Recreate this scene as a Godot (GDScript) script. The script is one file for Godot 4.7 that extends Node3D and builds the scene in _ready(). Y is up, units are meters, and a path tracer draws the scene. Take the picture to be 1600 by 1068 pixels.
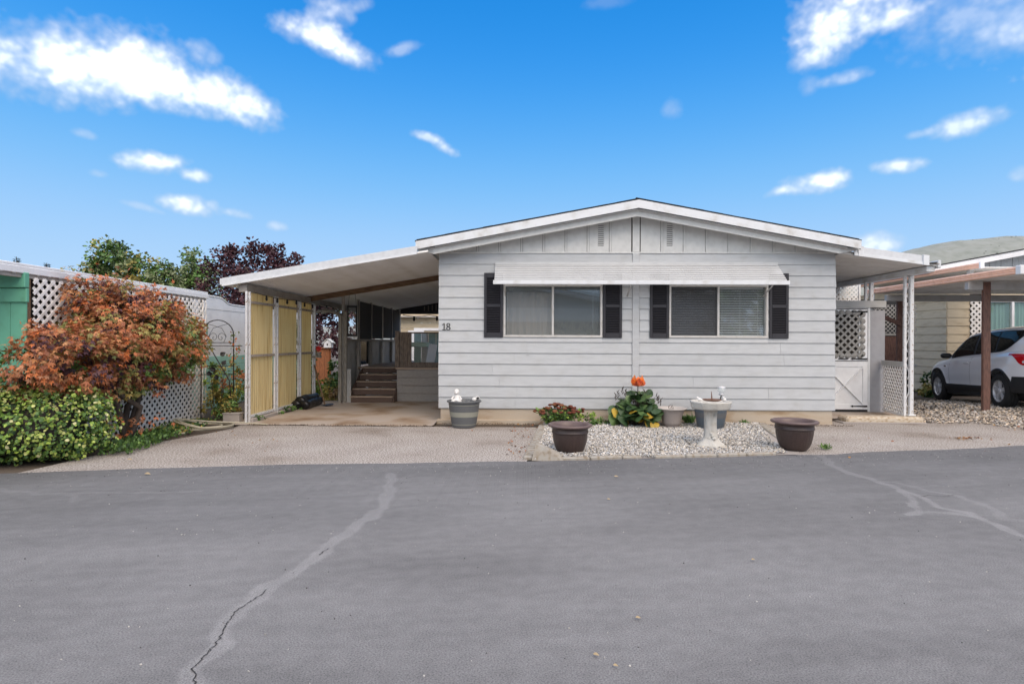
extends Node3D
# A grey mobile home at the edge of an asphalt lane. World axes follow the house: its front wall lies in z = -10.75, x runs along it.

var rng := RandomNumberGenerator.new()
var M := {}
var used := {}
var cubes := {}
var unit := BoxMesh.new()

# ------------------------------------------------------------------ nodes
func numbered(called: String) -> String:
	var n: int = used.get(called, -1) + 1
	used[called] = n
	return called if n == 0 else "%s_%03d" % [called, n]

func thing(called: String, label: String, category: String, at := Vector3.ZERO, turn := 0.0, group := "") -> Node3D:
	var o := Node3D.new()
	o.name = numbered(called)
	add_child(o, true)
	o.position = at
	o.rotation.y = turn
	return tag(o, label, category, group)

func tag(o: Node3D, label: String, category: String, group := "") -> Node3D:
	o.set_meta("label", label)
	o.set_meta("category", category)
	if group:
		o.set_meta("group", group)
	return o

func part(called: String, parent: Node, mesh: Mesh, m: Material, at := Vector3.ZERO, rot := Vector3.ZERO, size := Vector3.ONE) -> MeshInstance3D:
	var o := MeshInstance3D.new()
	o.mesh = mesh
	o.material_override = m
	if parent == self:
		o.name = numbered(called)
	else:
		var n: int = (parent.get_meta("n_" + called) if parent.has_meta("n_" + called) else -1) + 1
		parent.set_meta("n_" + called, n)
		o.name = called if n == 0 else "%s_%03d" % [called, n]
	parent.add_child(o, true)
	o.transform = Transform3D(Basis.from_euler(rot) * Basis.from_scale(size), at)
	return o

func setting(o: Node3D, label := "") -> Node3D:
	o.set_meta("kind", "structure")
	if label:
		o.set_meta("label", label)
	return o

# a plain box, and one with chamfered edges
func bx(called: String, parent: Node, m: Material, at: Vector3, size: Vector3, rot := Vector3.ZERO) -> MeshInstance3D:
	return part(called, parent, unit, m, at, rot, size)

func cb(called: String, parent: Node, m: Material, at: Vector3, size: Vector3, c := 0.008, rot := Vector3.ZERO) -> MeshInstance3D:
	var key := "%s %s" % [size, c]
	if not cubes.has(key):
		cubes[key] = chamfered(size, minf(c, 0.45 * minf(size.x, minf(size.y, size.z))))
	return part(called, parent, cubes[key], m, at, rot)

func span(called: String, parent: Node, m: Material, a: Vector3, b: Vector3, c := 0.0) -> MeshInstance3D:
	if c > 0.0:
		return cb(called, parent, m, (a + b) / 2, (b - a).abs(), c)
	return bx(called, parent, m, (a + b) / 2, (b - a).abs())

# a bar between two points
func bar(called: String, parent: Node, m: Material, a: Vector3, b: Vector3, w: float, d: float, up := Vector3.UP) -> MeshInstance3D:
	var z := (b - a).normalized()
	var u := up if absf(z.dot(up)) < 0.98 else Vector3.RIGHT
	var x := u.cross(z).normalized()
	var o := part(called, parent, unit, m)
	o.transform = Transform3D(Basis(x * w, z.cross(x) * d, z * a.distance_to(b)), (a + b) / 2)
	return o

func tri(st: SurfaceTool, a: Vector3, b: Vector3, c: Vector3) -> void:
	st.add_vertex(a); st.add_vertex(b); st.add_vertex(c)

func quad(st: SurfaceTool, a: Vector3, b: Vector3, c: Vector3, d: Vector3) -> void:
	tri(st, a, b, c); tri(st, a, c, d)

func start(smooth := false) -> SurfaceTool:
	var st := SurfaceTool.new()
	st.begin(Mesh.PRIMITIVE_TRIANGLES)
	st.set_smooth_group(0 if smooth else -1)
	return st

func done(st: SurfaceTool) -> ArrayMesh:
	st.generate_normals()
	return st.commit()

func chamfered(s: Vector3, c: float) -> ArrayMesh:
	var st := start()
	var h := s / 2
	for ax in 3:
		var i := (ax + 1) % 3
		var j := (ax + 2) % 3
		for sg in [-1.0, 1.0]:
			var q := []
			for k in [[-1, -1], [1, -1], [1, 1], [-1, 1]]:
				var v := Vector3.ZERO
				v[ax] = sg * h[ax]; v[i] = k[0] * (h[i] - c); v[j] = k[1] * (h[j] - c)
				q.append(v)
			face(st, q)
			for t in [-1.0, 1.0]:
				var e := []
				for k in [-1, 1]:
					var v := Vector3.ZERO
					v[i] = sg * h[i]; v[j] = t * (h[j] - c); v[ax] = k * (h[ax] - c)
					e.append(v)
				for k in [1, -1]:
					var v := Vector3.ZERO
					v[i] = sg * (h[i] - c); v[j] = t * h[j]; v[ax] = k * (h[ax] - c)
					e.append(v)
				face(st, e)
	for x in [-1, 1]:
		for y in [-1, 1]:
			for z in [-1, 1]:
				var g := Vector3(x, y, z)
				face(st, [g * (h - Vector3(0, c, c)), g * (h - Vector3(c, 0, c)), g * (h - Vector3(c, c, 0))])
	return done(st)

# a convex face round the origin, wound so that it faces outwards
func face(st: SurfaceTool, q: Array) -> void:
	var mid := Vector3.ZERO
	for v in q:
		mid += v
	if (q[1] - q[0]).cross(q[2] - q[0]).dot(mid) > 0:
		q.reverse()
	for k in range(1, q.size() - 1):
		tri(st, q[0], q[k], q[k + 1])

func tube(pts: Array, r: float, sides := 6, r2 := -1.0) -> ArrayMesh:
	var st := start(true)
	tube_into(st, pts, r, sides, r2)
	return done(st)

func tube_into(st: SurfaceTool, pts: Array, r: float, sides := 6, r2 := -1.0) -> void:
	var rings := []
	var x := Vector3.ZERO
	for k in pts.size():
		var z: Vector3 = (pts[mini(k + 1, pts.size() - 1)] - pts[maxi(k - 1, 0)]).normalized()
		if x == Vector3.ZERO:
			x = z.cross(Vector3.UP if absf(z.y) < 0.9 else Vector3.RIGHT).normalized()
		x = (x - z * x.dot(z)).normalized()
		var y := z.cross(x)
		var rr := r if r2 < 0 else lerpf(r, r2, k / float(pts.size() - 1))
		var ring := []
		for s in sides:
			var a := TAU * s / sides
			ring.append(pts[k] + (x * cos(a) + y * sin(a)) * rr)
		rings.append(ring)
	for k in rings.size() - 1:
		for s in sides:
			var t := (s + 1) % sides
			quad(st, rings[k][s], rings[k + 1][s], rings[k + 1][t], rings[k][t])
	for s in range(1, sides - 1):
		tri(st, rings[0][0], rings[0][s], rings[0][s + 1])
		tri(st, rings[-1][0], rings[-1][s + 1], rings[-1][s])

# turned shapes: rows of [radius, height]; wob(angle, row) scales the radius
func lathe(p: Array, sides := 32, wob = null) -> ArrayMesh:
	var st := start(true)
	for k in p.size() - 1:
		for s in sides:
			var q := []
			for e in [[k, s], [k + 1, s], [k + 1, s + 1], [k, s + 1]]:
				var a: float = TAU * (e[1] % sides) / sides
				var r: float = p[e[0]][0] * (wob.call(a, e[0]) if wob != null else 1.0)
				q.append(Vector3(cos(a) * r, p[e[0]][1], sin(a) * r))
			quad(st, q[0], q[3], q[2], q[1])
	return done(st)

# an outline in x,y pulled out along z
func extruded(outline: PackedVector2Array, depth: float) -> ArrayMesh:
	var st := start()
	var o := outline
	var area := 0.0
	for k in o.size():
		area += o[k].cross(o[(k + 1) % o.size()])
	if area < 0:
		o.reverse()
	var t := Geometry2D.triangulate_polygon(o)
	for k in range(0, t.size(), 3):
		var a := o[t[k]]; var b := o[t[k + 1]]; var c := o[t[k + 2]]
		if (b - a).cross(c - a) > 0:
			var s := b; b = c; c = s
		tri(st, Vector3(a.x, a.y, depth), Vector3(b.x, b.y, depth), Vector3(c.x, c.y, depth))
		tri(st, Vector3(a.x, a.y, 0), Vector3(c.x, c.y, 0), Vector3(b.x, b.y, 0))
	for k in o.size():
		var a := o[k]; var b := o[(k + 1) % o.size()]
		quad(st, Vector3(a.x, a.y, 0), Vector3(a.x, a.y, depth), Vector3(b.x, b.y, depth), Vector3(b.x, b.y, 0))
	return done(st)

# a sheet through at(s, t), s and t from 0 to 1
func patch(at: Callable, ns: int, nt: int, smooth := true) -> ArrayMesh:
	var st := start(smooth)
	for i in ns:
		for j in nt:
			var q := []
			for e in [[i, j], [i + 1, j], [i + 1, j + 1], [i, j + 1]]:
				q.append(at.call(e[0] / float(ns), e[1] / float(nt)))
			quad(st, q[0], q[1], q[2], q[3])
	return done(st)

func spray(called: String, parent: Node, mesh: Mesh, m: Material, places: Array, tints: Array, label := "", category := "") -> MultiMeshInstance3D:
	var mm := MultiMesh.new()
	mm.transform_format = MultiMesh.TRANSFORM_3D
	mm.use_colors = true
	mm.mesh = mesh
	mm.instance_count = places.size()
	for k in places.size():
		mm.set_instance_transform(k, places[k])
		mm.set_instance_color(k, tints[k])
	var o := MultiMeshInstance3D.new()
	o.multimesh = mm
	o.material_override = m
	o.name = numbered(called) if parent == self else called
	parent.add_child(o, true)
	o.set_meta("kind", "stuff")
	if label:
		o.set_meta("label", label)
		o.set_meta("category", category)
	return o

func rnd(a: float, b: float) -> float:
	return rng.randf_range(a, b)

func rvec() -> Vector3:
	var v := Vector3(rng.randfn(), rng.randfn(), rng.randfn())
	return v.normalized() if v.length() > 0.01 else Vector3.UP

# a leaf's place: its tip towards dir, its face turned to n
func leaf_at(p: Vector3, dir: Vector3, n: Vector3, s: float) -> Transform3D:
	var y := dir.normalized()
	var x := y.cross(n)
	x = x.normalized() if x.length() > 0.01 else y.cross(Vector3.RIGHT).normalized()
	return Transform3D(Basis(x * s, y * s, x.cross(y) * s), p)

func mixc(a: Color, b: Color, t: float) -> Color:
	return a.lerp(b, t)

# ------------------------------------------------------------------ materials
func lin(r: float, g: float, b: float) -> Color:
	return Color(r, g, b).linear_to_srgb()

func noise(freq: float, seed_: int, oct := 4, kind := FastNoiseLite.TYPE_SIMPLEX_SMOOTH) -> FastNoiseLite:
	var n := FastNoiseLite.new()
	n.noise_type = kind
	n.seed = seed_
	n.frequency = freq
	n.fractal_octaves = oct
	return n

var ntexs := {}
func ntex(freq: float, seed_: int, stops: Array, size := 512, oct := 4, kind := FastNoiseLite.TYPE_SIMPLEX_SMOOTH) -> NoiseTexture2D:
	var key := str([freq, seed_, stops, size, oct, kind])
	if ntexs.has(key):
		return ntexs[key]
	var t := NoiseTexture2D.new()
	t.width = size
	t.height = size
	t.seamless = true
	t.noise = noise(freq, seed_, oct, kind)
	var g := Gradient.new()
	var off := PackedFloat32Array()
	var col := PackedColorArray()
	for s in stops:
		off.append(s[0])
		col.append(s[1] if s[1] is Color else Color(s[1], s[1], s[1]))
	g.offsets = off
	g.colors = col
	t.color_ramp = g
	ntexs[key] = t
	return t

# opts: tex, scale, bump, bump_scale, detail, dscale, metal, alpha, back, vc, spec
func mk(key: String, c: Color, rough := 0.8, o := {}) -> StandardMaterial3D:
	var m := StandardMaterial3D.new()
	m.resource_name = key
	m.albedo_color = c
	m.roughness = rough
	m.metallic = o.get("metal", 0.0)
	m.metallic_specular = o.get("spec", 0.5)
	if o.has("tex"):
		m.albedo_texture = o.tex
	if o.has("bump"):
		m.heightmap_enabled = true
		m.heightmap_texture = o.bump
		m.heightmap_scale = o.get("bump_scale", 0.3)
	if o.has("tex") or o.has("bump"):
		m.uv1_triplanar = true
		m.uv1_world_triplanar = o.get("world", true)
		var s = o.get("scale", 1.0)
		m.uv1_scale = s if s is Vector3 else Vector3.ONE * s
	if o.has("detail"):
		m.detail_enabled = true
		m.detail_albedo = o.detail
		m.detail_blend_mode = BaseMaterial3D.BLEND_MODE_MUL
		m.detail_uv_layer = BaseMaterial3D.DETAIL_UV_2
		m.uv2_triplanar = true
		m.uv2_world_triplanar = true
		m.uv2_scale = Vector3.ONE * o.get("dscale", 1.0)
	if o.has("alpha"):
		m.transparency = BaseMaterial3D.TRANSPARENCY_ALPHA
		m.albedo_color.a = o.alpha
	if o.has("back"):
		m.backlight_enabled = true
		m.backlight = o.back
	if o.has("vc"):
		m.vertex_color_use_as_albedo = true
	M[key] = m
	return m

func materials() -> void:
	var soft := ntex(0.012, 3, [[0.0, 0.93], [0.5, 0.975], [1.0, 1.0]])
	var grain := ntex(0.09, 5, [[0.0, 0.88], [0.5, 0.96], [1.0, 1.0]])
	var fine2 := ntex(0.06, 6, [[0.0, 0.94], [1.0, 1.0]])
	var fine := ntex(0.25, 9, [[0.0, 0.0], [1.0, 1.0]], 512, 2)
	var dirt := ntex(0.008, 11, [[0.0, Color(0.88, 0.86, 0.83)], [0.3, Color(0.965, 0.96, 0.95)], [0.55, Color(1, 1, 1)], [1.0, Color(1, 1, 1)]], 512, 5)
	var grime := ntex(0.011, 13, [[0.0, Color(0.95, 0.94, 0.925)], [0.28, Color(0.98, 0.978, 0.97)], [0.5, Color(0.99, 0.99, 0.985)], [1.0, Color(1, 1, 1)]], 512, 6)
	var rusty := ntex(0.02, 17, [[0.0, Color(0.45, 0.30, 0.20)], [0.17, Color(0.72, 0.62, 0.52)], [0.24, Color(0.97, 0.96, 0.95)], [1.0, Color(1, 1, 1)]], 512, 5)
	for k in 3:
		var d: float = [0.0, -0.018, 0.014][k]
		mk("siding%d" % k, lin(0.505 + d, 0.52 + d, 0.535 + d), 0.55, {"tex": soft, "scale": Vector3(0.35, 1.7, 0.35), "detail": grime, "dscale": 0.45, "bump": fine, "bump_scale": 0.05})
	mk("gable", lin(0.66, 0.66, 0.64), 0.6, {"tex": soft, "scale": 0.9})
	mk("white", lin(0.70, 0.715, 0.73), 0.45, {"tex": dirt, "scale": 0.6})
	mk("soffit", lin(0.60, 0.59, 0.57), 0.6, {"tex": soft, "scale": 0.6})
	mk("whiterust", lin(0.68, 0.69, 0.70), 0.5, {"tex": rusty, "scale": 1.3})
	mk("alu", lin(0.66, 0.67, 0.68), 0.4, {"tex": soft, "scale": 1.1, "metal": 0.15})
	mk("awning", lin(0.58, 0.585, 0.585), 0.42, {"tex": soft, "scale": 0.5})
	mk("pan", lin(0.80, 0.785, 0.76), 0.5, {"tex": dirt, "scale": 0.4})
	mk("frame", lin(0.60, 0.58, 0.55), 0.4, {"tex": dirt, "scale": 1.5, "metal": 0.1})
	mk("shutter", lin(0.022, 0.021, 0.027), 0.5)
	mk("shingle", lin(0.035, 0.034, 0.036), 0.95, {"tex": grain, "scale": 2.0})
	mk("darkroom", lin(0.20, 0.18, 0.16), 0.9)
	mk("black", lin(0.012, 0.012, 0.013), 0.6)
	mk("iron", lin(0.02, 0.019, 0.02), 0.55)
	mk("blind", lin(0.55, 0.56, 0.57), 0.5)
	mk("glass", Color(0.8, 0.85, 0.85), 0.0, {"alpha": 0.05, "spec": 0.62})
	mk("sheer", lin(0.27, 0.24, 0.21), 0.9, {"back": Color(0.5, 0.5, 0.5)})
	mk("screen", lin(0.05, 0.05, 0.055), 0.6, {"alpha": 0.42})
	var stain := ntex(0.011, 21, [[0.0, Color(0.66, 0.55, 0.44)], [0.25, Color(0.88, 0.82, 0.75)], [0.5, Color(0.99, 0.97, 0.95)], [1.0, Color(1, 1, 1)]], 512, 5)
	mk("skirt", lin(0.52, 0.45, 0.36), 0.9, {"tex": stain, "scale": Vector3(0.14, 0.5, 0.3), "detail": grain, "dscale": 2.0, "bump": fine, "bump_scale": 0.15})
	mk("curb", lin(0.66, 0.59, 0.48), 0.9, {"tex": stain, "scale": Vector3(1.4, 3, 1.4), "detail": grain, "dscale": 3.0, "bump": fine, "bump_scale": 0.3})
	mk("edging", lin(0.42, 0.40, 0.36), 0.9, {"tex": stain, "scale": 1.6, "detail": grain, "dscale": 3.0, "bump": fine, "bump_scale": 0.4})
	mk("slab", lin(0.48, 0.42, 0.365), 0.85, {"tex": stain, "scale": 0.13, "detail": grain, "dscale": 1.0, "bump": fine, "bump_scale": 0.1})
	var agg := ntex(0.07, 33, [[0.0, Color(0.22, 0.20, 0.19)], [0.30, Color(0.62, 0.58, 0.56)], [0.5, Color(0.82, 0.79, 0.77)], [0.72, Color(0.93, 0.91, 0.89)], [1.0, Color(1, 0.99, 0.97)]], 1024, 5)
	var worn := ntex(0.006, 35, [[0.0, Color(0.80, 0.77, 0.74)], [0.4, Color(0.93, 0.92, 0.91)], [1.0, Color(1, 1, 1)]], 512, 6)
	mk("drive", lin(0.64, 0.625, 0.60), 0.92, {"tex": agg, "scale": 0.5, "detail": worn, "dscale": 0.22, "bump": agg, "bump_scale": 0.5})
	mk("soil", lin(0.13, 0.10, 0.075), 0.95, {"tex": grain, "scale": 1.0, "detail": worn, "dscale": 0.3})
	mk("asphalt", Color(1, 1, 1), 0.86, {})
	var tar := ntex(0.11, 41, [[0.0, Color(0.50, 0.50, 0.51)], [0.25, Color(0.76, 0.76, 0.76)], [0.5, Color(0.88, 0.88, 0.88)], [0.75, Color(0.97, 0.97, 0.97)], [1.0, Color(1.0, 1.0, 1.0)]], 1024, 5)
	M.asphalt.detail_enabled = true
	M.asphalt.detail_albedo = tar
	M.asphalt.detail_blend_mode = BaseMaterial3D.BLEND_MODE_MUL
	M.asphalt.detail_uv_layer = BaseMaterial3D.DETAIL_UV_2
	M.asphalt.uv2_triplanar = true
	M.asphalt.uv2_world_triplanar = true
	M.asphalt.uv2_scale = Vector3.ONE * 0.75
	mk("crack", lin(0.030, 0.028, 0.028), 0.95)
	mk("stone", Color(1, 1, 1), 0.8, {"vc": true})
	mk("leaf", Color(1, 1, 1), 0.55, {"vc": true, "back": Color(0.55, 0.55, 0.55)})
	mk("bark", lin(0.10, 0.075, 0.06), 0.95, {"tex": grain, "scale": 3.0, "bump": fine, "bump_scale": 0.6})
	mk("lattice", lin(0.83, 0.81, 0.79), 0.6, {"tex": dirt, "scale": 1.2})
	mk("latticegrey", lin(0.33, 0.32, 0.30), 0.6, {"tex": dirt, "scale": 1.2})
	mk("yellow", lin(0.97, 0.85, 0.54), 0.45, {"tex": ntex(0.02, 51, [[0.0, Color(0.78, 0.72, 0.58)], [0.22, Color(0.92, 0.88, 0.80)], [0.45, Color(0.985, 0.975, 0.95)], [1.0, Color(1, 1, 1)]], 512, 4), "scale": Vector3(1.0, 0.06, 1.6), "back": Color(1, 1, 1)})
	mk("railgrey", lin(0.36, 0.32, 0.28), 0.6, {"tex": rusty, "scale": 1.0})
	mk("valance", lin(0.33, 0.30, 0.27), 0.5, {"tex": dirt, "scale": 0.8})
	var wood := ntex(0.02, 61, [[0.0, 0.62], [0.5, 0.86], [1.0, 1.0]], 512, 5)
	mk("brownbeam", lin(0.26, 0.16, 0.09), 0.7, {"tex": wood, "scale": Vector3(0.3, 3, 3)})
	mk("stepwood", lin(0.135, 0.088, 0.068), 0.75, {"tex": soft, "scale": 2.0})
	mk("nosing", lin(0.50, 0.38, 0.29), 0.7, {"tex": soft, "scale": 2.0})
	mk("deckwall", lin(0.42, 0.385, 0.35), 0.7, {"tex": soft, "scale": 1.5})
	mk("deckwarm", lin(0.28, 0.22, 0.175), 0.75, {"tex": wood, "scale": Vector3(2, 0.5, 2)})
	mk("mesh", lin(0.085, 0.085, 0.088), 0.9, {"tex": grain, "scale": Vector3(1, 0.4, 1)})
	mk("oldwood", lin(0.40, 0.37, 0.32), 0.85, {"tex": wood, "scale": Vector3(4, 0.5, 4)})
	mk("cedar", lin(0.42, 0.15, 0.055), 0.8, {"tex": wood, "scale": Vector3(4, 0.5, 4)})
	mk("brownpost", lin(0.19, 0.088, 0.06), 0.55, {"tex": wood, "scale": Vector3(3, 0.5, 3)})
	mk("copper", lin(0.92, 0.56, 0.40), 0.45, {"tex": dirt, "scale": 1.0})
	mk("greybeam", lin(0.42, 0.42, 0.41), 0.5, {"tex": dirt, "scale": 0.6})
	mk("greywall", lin(0.36, 0.36, 0.38), 0.6, {"tex": soft, "scale": 0.8})
	mk("doorwhite", lin(0.88, 0.885, 0.89), 0.4, {"tex": soft, "scale": 0.7})
	mk("beige", lin(0.60, 0.50, 0.35), 0.6, {"tex": dirt, "scale": Vector3(0.4, 1.5, 0.4)})
	mk("green", lin(0.12, 0.38, 0.26), 0.6, {"tex": dirt, "scale": 0.8})
	mk("teal", lin(0.33, 0.58, 0.50), 0.6, {"tex": dirt, "scale": 0.6})
	mk("nwhite", lin(0.78, 0.78, 0.79), 0.55, {"tex": soft, "scale": 0.4})
	mk("ngable", lin(0.45, 0.48, 0.50), 0.6, {"tex": soft, "scale": 0.5})
	mk("curtain", lin(0.17, 0.33, 0.27), 0.8)
	mk("potbrown", lin(0.075, 0.048, 0.042), 0.42, {"tex": ntex(0.03, 71, [[0.0, 0.62], [0.6, 0.88], [1.0, 1.0]]), "scale": 3.0, "world": false, "bump": fine, "bump_scale": 0.1})
	mk("potrim", lin(0.135, 0.09, 0.083), 0.42, {"tex": soft, "scale": 3.0})
	mk("potgrey", lin(0.12, 0.125, 0.13), 0.5, {"tex": grain, "scale": Vector3(1, 6, 1)})
	mk("potband", lin(0.30, 0.30, 0.25), 0.5, {"tex": grain, "scale": Vector3(1, 6, 1)})
	mk("potblue", lin(0.085, 0.11, 0.135), 0.5, {"tex": grain, "scale": Vector3(1, 6, 1)})
	mk("pottaupe", lin(0.32, 0.28, 0.26), 0.5, {"tex": soft, "scale": 3.0})
	mk("potlight", lin(0.50, 0.46, 0.43), 0.5)
	mk("bathstone", lin(0.70, 0.675, 0.62), 0.9, {"tex": dirt, "scale": 2.0, "detail": grain, "dscale": 4.0, "bump": ntex(0.08, 77, [[0.0, 0.0], [1.0, 1.0]], 512, 4), "bump_scale": 1.4})
	mk("ceramic", lin(0.72, 0.70, 0.67), 0.35)
	mk("dish", lin(0.16, 0.08, 0.05), 0.5)
	mk("hose", lin(0.42, 0.38, 0.28), 0.5)
	mk("bag", lin(0.012, 0.012, 0.014), 0.35)
	mk("red", lin(0.55, 0.02, 0.02), 0.5)
	mk("birdroof", lin(0.62, 0.64, 0.62), 0.6)
	mk("hill", lin(0.285, 0.295, 0.275), 1.0, {"tex": ntex(0.02, 81, [[0.0, Color(0.80, 0.82, 0.78)], [0.5, Color(0.95, 0.95, 0.93)], [1.0, Color(1, 1, 1)]], 512, 5), "scale": 0.008})
	mk("carpaint", lin(0.80, 0.80, 0.82), 0.3)
	M.carpaint.clearcoat_enabled = true
	M.carpaint.clearcoat = 1.0
	M.carpaint.clearcoat_roughness = 0.04
	mk("carblack", lin(0.014, 0.014, 0.015), 0.5)
	mk("carglass", lin(0.010, 0.012, 0.012), 0.05, {"spec": 0.2})
	mk("tyre", lin(0.014, 0.014, 0.014), 0.85)
	mk("rim", lin(0.62, 0.62, 0.64), 0.35, {"metal": 0.25})
	mk("taillight", lin(0.48, 0.008, 0.012), 0.08)
	mk("lamplens", lin(0.80, 0.80, 0.82), 0.1)
	mk("chrome", lin(0.7, 0.7, 0.7), 0.15, {"metal": 1.0})
	mk("globe", Color(0.9, 0.93, 0.93), 0.1, {"alpha": 0.25})
	mk("petal", lin(0.95, 0.25, 0.02), 0.5, {"back": Color(0.5, 0.5, 0.5)})
	mk("dark_brown", lin(0.05, 0.042, 0.036), 0.9)  # dark brown, also stands in for unlit gaps and recesses
	mk("crete", lin(0.40, 0.36, 0.33), 0.9, {"tex": grain, "scale": 2.0})

# ------------------------------------------------------------------ the lie of the land
func ramp(a: float, b: float, x: float) -> float:
	return smoothstep(a, b, x) if a < b else 1.0 - smoothstep(b, a, x)

func gh(x: float, z: float) -> float:
	var up := 0.20 * ramp(7.3, 9.0, x) * ramp(-9.3, -11.6, z) * (1.0 - 0.6 * ramp(-12.0, -14.6, z))
	return up

const EDGE := [[-60.0, 4.6], [-5.83, -6.29], [-3.2, -6.83], [0.0, -7.19], [2.0, -7.47], [3.4, -7.72], [4.02, -7.77], [4.7, -8.02], [5.9, -8.22], [7.34, -8.63], [12.0, -9.8], [60.0, -21.0]]
func road_edge(x: float) -> float:
	for k in EDGE.size() - 1:
		if x <= EDGE[k + 1][0]:
			return lerpf(EDGE[k][1], EDGE[k + 1][1], (x - EDGE[k][0]) / (EDGE[k + 1][0] - EDGE[k][0])) + 0.012 * sin(x * 3.1) + 0.008 * sin(x * 7.7 + 1.0)
	return -21.0

# ------------------------------------------------------------------ sky
func sky_blue(el: float) -> Color:
	var s := [[-5.0, 204, 226, 252], [0.0, 198, 224, 252], [5.0, 182, 217, 252], [10.0, 160, 207, 253], [15.0, 126, 192, 251], [20.0, 92, 174, 247], [26.0, 58, 154, 239], [31.0, 40, 142, 230], [45.0, 30, 128, 216], [60.0, 28, 120, 208], [90.0, 26, 110, 200], [120.0, 26, 110, 200]]
	if el <= 0.0:
		return Color8(198, 224, 252)
	for k in range(1, s.size() - 2):
		if el <= s[k + 1][0]:
			var t: float = (el - s[k][0]) / (s[k + 1][0] - s[k][0])
			var c := [0.0, 0.0, 0.0]
			for i in 3:
				c[i] = cubic_interpolate_in_time(s[k][i + 1], s[k + 1][i + 1], s[k - 1][i + 1], s[k + 2][i + 1], t, s[k + 1][0] - s[k][0], s[k - 1][0] - s[k][0], s[k + 2][0] - s[k][0]) / 255.0
			return Color(c[0], c[1], c[2])
	return Color8(26, 110, 200)

# clouds: azimuth, elevation, half width, half height, tilt, thickness (degrees)
const CLOUDS := [
	[-40.5, 20.0, 5.5, 2.5, 0.0, 1.1], [-36.0, 21.0, 4.5, 2.7, 0.0, 1.15], [-33.5, 21.6, 2.6, 2.6, 0.0, 1.1], [-31.0, 20.4, 3.6, 1.9, -6.0, 1.0], [-28.0, 20.6, 3.2, 1.8, -14.0, 1.1], [-25.4, 19.9, 2.4, 1.5, -28.0, 0.95], [-29.6, 23.6, 1.3, 0.9, 0.0, 0.62],
	[-20.6, 26.9, 2.9, 1.3, 0.0, 1.05], [-18.6, 26.2, 2.6, 1.2, -18.0, 1.0], [-17.2, 25.6, 2.4, 1.0, -20.0, 0.8], [-18.8, 28.6, 1.8, 1.2, 0.0, 0.8], [-16.5, 29.3, 1.4, 0.6, 20.0, 0.6], [-12.2, 26.4, 1.6, 0.5, 25.0, 0.6],
	[-9.6, 19.3, 1.5, 0.45, -16.0, 0.9], [-8.0, 18.4, 1.3, 0.5, -32.0, 0.95],
	[-33.6, 14.5, 2.3, 0.85, 0.0, 1.1], [-32.2, 14.9, 1.6, 0.6, 10.0, 1.0], [-30.0, 14.0, 1.1, 0.55, 0.0, 1.0], [-30.5, 11.5, 2.3, 0.85, 0.0, 1.1], [-26.7, 11.2, 1.1, 0.4, -8.0, 0.65], [-23.5, 10.4, 0.9, 0.45, 0.0, 0.62], [-38.0, 16.0, 0.8, 0.35, -10.0, 0.55], [-37.0, 13.2, 0.6, 0.3, 0.0, 0.4], [-34.0, 11.0, 1.4, 0.3, -15.0, 0.4],
	[29.6, 26.6, 4.2, 2.6, 0.0, 1.15], [27.4, 24.8, 2.6, 2.0, 20.0, 1.0], [26.2, 23.5, 1.6, 0.9, 10.0, 0.8], [32.0, 25.2, 2.0, 0.9, 20.0, 0.8], [28.6, 21.7, 1.8, 0.55, 5.0, 0.66], [25.9, 21.6, 0.7, 0.7, 0.0, 0.4],
	[39.0, 24.0, 6.0, 3.2, 0.0, 0.62], [42.0, 22.0, 4.0, 2.0, 0.0, 0.55], [36.0, 27.5, 4.0, 1.4, 0.0, 0.6], [36.9, 16.6, 2.2, 0.95, 8.0, 1.0], [34.0, 16.5, 0.9, 0.35, 0.0, 0.5], [32.7, 14.3, 1.8, 0.6, -6.0, 1.05], [26.2, 13.7, 2.5, 0.85, 0.0, 1.1], [27.6, 14.1, 1.4, 0.7, 0.0, 1.0], [23.6, 13.4, 1.2, 0.4, 18.0, 0.7],
	[30.6, 8.0, 2.2, 1.1, 0.0, 0.95], [14.2, 21.2, 0.9, 0.9, 0.0, 0.32], [40.6, 12.4, 1.0, 0.6, 0.0, 0.7], [0.5, 11.9, 1.2, 0.25, 0.0, 0.3], [-4.0, 33.0, 6.0, 1.5, 0.0, 0.35], [8.0, 30.2, 2.0, 0.6, 0.0, 0.2]]

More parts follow.
